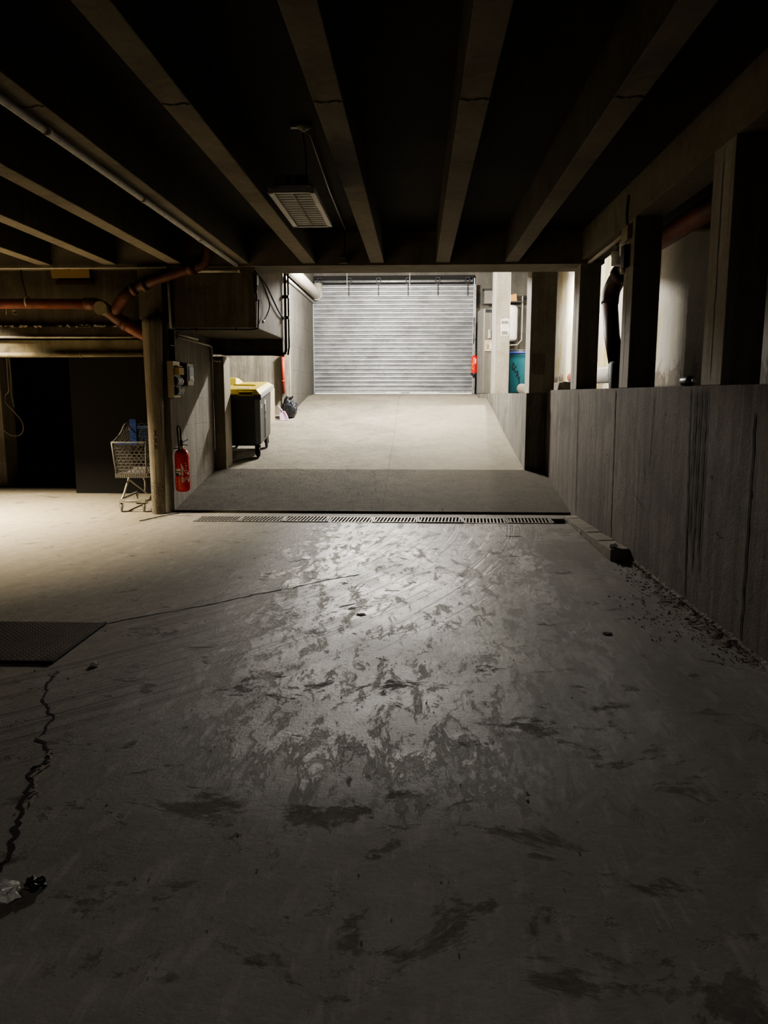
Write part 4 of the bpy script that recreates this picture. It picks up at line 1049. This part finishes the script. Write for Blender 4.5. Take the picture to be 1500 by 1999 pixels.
pn.add(vs, [(i*(g+1)+j,(i+1)*(g+1)+j,(i+1)*(g+1)+j+1,i*(g+1)+j+1) for i in range(g) for j in range(g)])
t = thing('paper_notice', 'torn white paper notice pasted on the pale pillar', 'notice', (1.92,17.49,2.77))
pn.build('sheet', M['paper'], t, fix=False)
MB().box(1.845,17.483,3.03,1.99,17.4845,3.09).box(1.86,17.483,2.80,1.98,17.4845,2.87).build('faded_print', M['rubber'], t)
# teal drum
bx_, by_, bz_ = 2.42, 18.95, 1.5
t = thing('plastic_drum', 'teal plastic drum with blue band and scrawled black letters', 'drum', (bx_,by_,bz_))
MB().lathe([(.25,0),(.27,.01),(.275,.05),(.29,.4),(.30,.8),(.305,.90),(.31,.905),(.31,.93),(.30,.935)], (bx_,by_,bz_), 40).build('drum_body', M['teal'], t)
MB().lathe([(.30,.93),(.318,.935),(.318,.99),(.30,.995)], (bx_,by_,bz_), 40).build('locking_band', M['tealband'], t)
MB().lathe([(.30,.985),(.305,.99),(.30,1.03),(.27,1.05),(.1,1.055)], (bx_,by_,bz_), 40).build('drum_lid', M['black'], t)
scr = MB()
def ond(u, z):
    a = -PI/2 - .42 + u; rr = .285+.025*(z/.9)+.004
    return (bx_+rr*math.cos(a), by_+rr*math.sin(a), bz_+z)
def scrawl(pts): scr.tube(smooth_path([ond(*p) for p in pts],4), .0065, 5)
scrawl([(.02,.70),(-.06,.74),(-.12,.70),(-.10,.63),(-.02,.60),(.04,.62)])
scrawl([(.20,.64),(.12,.66),(.05,.61),(.08,.54),(.16,.52),(.22,.54)])
scrawl([(.20,.55),(.30,.53),(.30,.47),(.20,.46),(.20,.42),(.30,.44),(.36,.48)])
scrawl([(.28,.36),(.40,.40),(.50,.40)]); scrawl([(.40,.40),(.42,.32),(.44,.25)])
o = scr.build('scrawled_letters', M['cable'], t); o['label'] = 'black handwritten letters'
MBt = MB().lathe([(.02,-.015),(.11,-.02),(.12,-.01),(.12,.01),(.11,.02),(.02,.022)], (2.47,18.55,1.622), 28, M=Matrix.Rotation(1.35,4,'X'))
o = MBt.build('round_lid', M['rubber']); tag(o, 'small reddish grey disc leaning at the foot of the teal drum', 'lid')
# white water heater with shelf and orange box
t = thing('water_heater', 'white upright water heater on the wall above the teal drum', 'water heater', (2.2,19.75,2.8))
MB().lathe([(.12,2.80),(.22,2.82),(.25,2.87),(.25,3.60),(.22,3.66),(.12,3.68)], (2.24,19.82,0), 32).build('tank', M['white'], t)
MB().tube([(2.49,19.75,3.62),(2.52,19.75,3.58),(2.50,19.75,2.85),(2.44,19.75,2.78),(2.0,19.75,2.76)], .02, 8).build('side_pipe', M['darksteel'], t)
MB().tube([(2.60,19.8,3.9),(2.60,19.8,2.84),(2.5,19.8,2.72),(2.1,19.8,2.70)], .014, 8).build('thin_pipe', M['palepipe'], t)
t = thing('bracket_shelf', 'dark bracket shelf carrying an orange box above the water heater', 'shelf', (2.3,19.9,3.74))
MB().box(2.02,19.62,3.735,2.56,20.095,3.76).build('board', M['darksteel'], t)
MB().bar((2.05,20.09,3.70),(2.05,19.65,3.735),.02,.02).build('bracket', M['darksteel'], t)
o = MB().hexa([(2.16,19.66,3.762),(2.45,19.66,3.762),(2.47,19.95,3.762),(2.18,19.95,3.762),(2.16,19.66,3.90),(2.43,19.66,3.95),(2.45,19.95,3.95),(2.18,19.95,3.90)]).build('storage_box', M['orange'], bevel=.012)
tag(o, 'worn orange box sitting on the dark shelf above the heater', 'box')
# window frame dim panel on side plaster
t = thing('wall_pipe', 'dark slim downpipe on the plaster wall near the water heater', 'pipe', (2.75,19.5,3))
MB().tube([(2.78,19.4,4.74),(2.78,19.4,3.9),(2.72,19.5,3.82),(2.6,19.6,3.8)], .03, 8).build('pipe_run', M['darksteel'], t)
MB().tube([(2.70,19.45,4.4),(2.70,19.45,3.8)], .012, 6).build('thin_cable', M['cable'], t)
# bottle on the retaining wall
t = thing('bottle', 'small dark bottle lying on top of the retaining wall', 'bottle', (2.03,5.93,1.557))
Mr = Matrix.Rotation(PI/2,4,'X') @ Matrix.Rotation(0,4,'Z')
MB().lathe([(.02,0),(.036,.004),(.038,.02),(.038,.13),(.030,.155),(.014,.175),(.013,.21)], (2.03,6.03,1.5955), 20, M=Mr).build('bottle_body', M['black'], t)
MB().lathe([(.015,.205),(.016,.21),(.016,.225),(.012,.228)], (2.03,6.03,1.5955), 14, M=Mr).build('bottle_cap', M['white'], t)

# ------------------------------------------------------------------ grit and rubble
def scatter(name, m, n, gen, label, cat, smin, smax, mb=None):
    mb = mb or MB()
    for i in range(n):
        x, y, z = gen(); s_ = random.uniform(smin, smax)**1
        pts = [(x+random.uniform(-s_,s_), y+random.uniform(-s_,s_), z+random.uniform(0,s_*.7)) for _ in range(3)]
        c0 = (x,y,z+s_*random.uniform(.5,1.0)); b0 = (x+random.uniform(-s_,s_),y+random.uniform(-s_,s_),z-.001)
        mb.add([*pts,c0,b0], [(0,1,3),(1,2,3),(2,0,3),(0,1,4),(1,2,4),(2,0,4)])
    return tag(mb.build(name, m, fix=False), label, cat, None, 'stuff')
def g1():
    y = 9.7+1.95*random.random()**.8; x = random.uniform(-3,1.8) if random.random() < .5 else random.uniform(-3,-.2)
    return x, y, rz(y)+.001
scatter('grit', M['grit'], 900, g1, 'loose grit and crumbs strewn over the lower ramp', 'grit', .003, .010)
def g2():
    y = random.uniform(12,19); return random.uniform(-2.5,1.5), y, rz(y)+.001
scatter('crumbs', M['rubble'], 260, g2, 'sparse dark crumbs on the pale upper ramp', 'crumbs', .004, .010)
def g3():
    y = random.uniform(4.2,6.85); d = random.random()**3*.42; return 1.90-d*(1.1 if 4.6<y<5.7 else .45), y, .0+max(0,.035-d*.3)
berm = MB(); vs = []; NB, NW = 120, 7
for i in range(NB+1):
    y = 4.0+2.83*i/NB; wd = .05+.07*abs(noise.noise(V((y*1.7,0,2))))+(.07 if 4.5 < y < 5.7 else 0)
    for j in range(NW+1):
        u = j/NW; n_ = noise.noise(V((y*14,u*5,0)))
        vs.append((1.93-wd*u*(1+.4*n_), y+.02*n_, max(-.002, .05*(1-u)**1.6*(1+.7*n_)+.012*noise.noise(V((y*40,u*14,3)))-.004)))
berm.add(vs, [(i*(NW+1)+j,(i+1)*(NW+1)+j,(i+1)*(NW+1)+j+1,i*(NW+1)+j+1) for i in range(NB) for j in range(NW)])
scatter('rubble', M['rubble'], 1100, g3, 'crumbled dirt and rubble along the foot of the retaining wall', 'rubble', .003, .012, berm)
def g4():
    y = random.uniform(1.5,8.8); return random.uniform(-3.5,1.7)*(.3+y/9*.7), y, .0005
scatter('dirt', M['rubble'], 500, g4, 'scattered specks of dirt over the worn floor', 'dirt', .002, .007)

# ------------------------------------------------------------------ light
def area(name, loc, rot, sx, sy, P, col=(1,1,1), spread=PI):
    l = bpy.data.lights.new(name, 'AREA'); l.shape = 'RECTANGLE'; l.size = sx; l.size_y = sy; l.energy = P; l.color = col; l.spread = spread
    o = bpy.data.objects.new(name, l); COL.objects.link(o); o.location = loc; o.rotation_euler = rot; return o
for k in range(4):
    l = bpy.data.lights.new('ramp_tube_light', 'POINT'); l.energy = 250; l.color = (1.0,.955,.875); l.shadow_soft_size = .035
    o = bpy.data.objects.new('ramp_tube_light', l); COL.objects.link(o); o.location = (-1.2+.2*k,15.3,3.88)
area('bay_lamp', (-5.85,8.72,3.0), (0,0,0), .3, .4, 240, (1.0,.87,.64), 2.0)
area('corridor_lamp', (2.8,17.6,4.2), (0,0,0), .3, .06, 130, (1.0,.93,.8))
area('front_fill_light', (0,-1.6,3.0), (0,0,0), 3.0, 1.0, 20, (1.0,.96,.91))  # added fill, unseen behind the camera, to lift the foreground

w = bpy.data.worlds.new('sky'); S.world = w; w.use_nodes = True
nt = w.node_tree; bgd = nt.nodes['Background']
sk = nt.nodes.new('ShaderNodeTexSky'); sk.sky_type = 'NISHITA' if hasattr(sk,'sky_type') else sk.sky_type
sk.sun_elevation = .7; sk.sun_rotation = 2.6; sk.sun_disc = False
nt.links.new(sk.outputs[0], bgd.inputs[0]); bgd.inputs[1].default_value = .25

# ------------------------------------------------------------------ camera
cam = bpy.data.cameras.new('camera'); co = bpy.data.objects.new('camera', cam); COL.objects.link(co)
cam.sensor_fit = 'VERTICAL'; cam.sensor_height = 24; cam.lens = 24*1500/1999
cam.clip_start = .05; cam.clip_end = 100
co.location = (0,0,1.5); co.rotation_euler = (PI/2-math.radians(8.7361), 0, math.radians(2.4525))
S.camera = co
S.view_settings.view_transform = 'AgX'
S.view_settings.look = 'AgX - Medium High Contrast'
S.view_settings.exposure = 0.85
S.cycles.max_bounces = 8; S.cycles.diffuse_bounces = 4
S.cycles.sample_clamp_indirect = 6
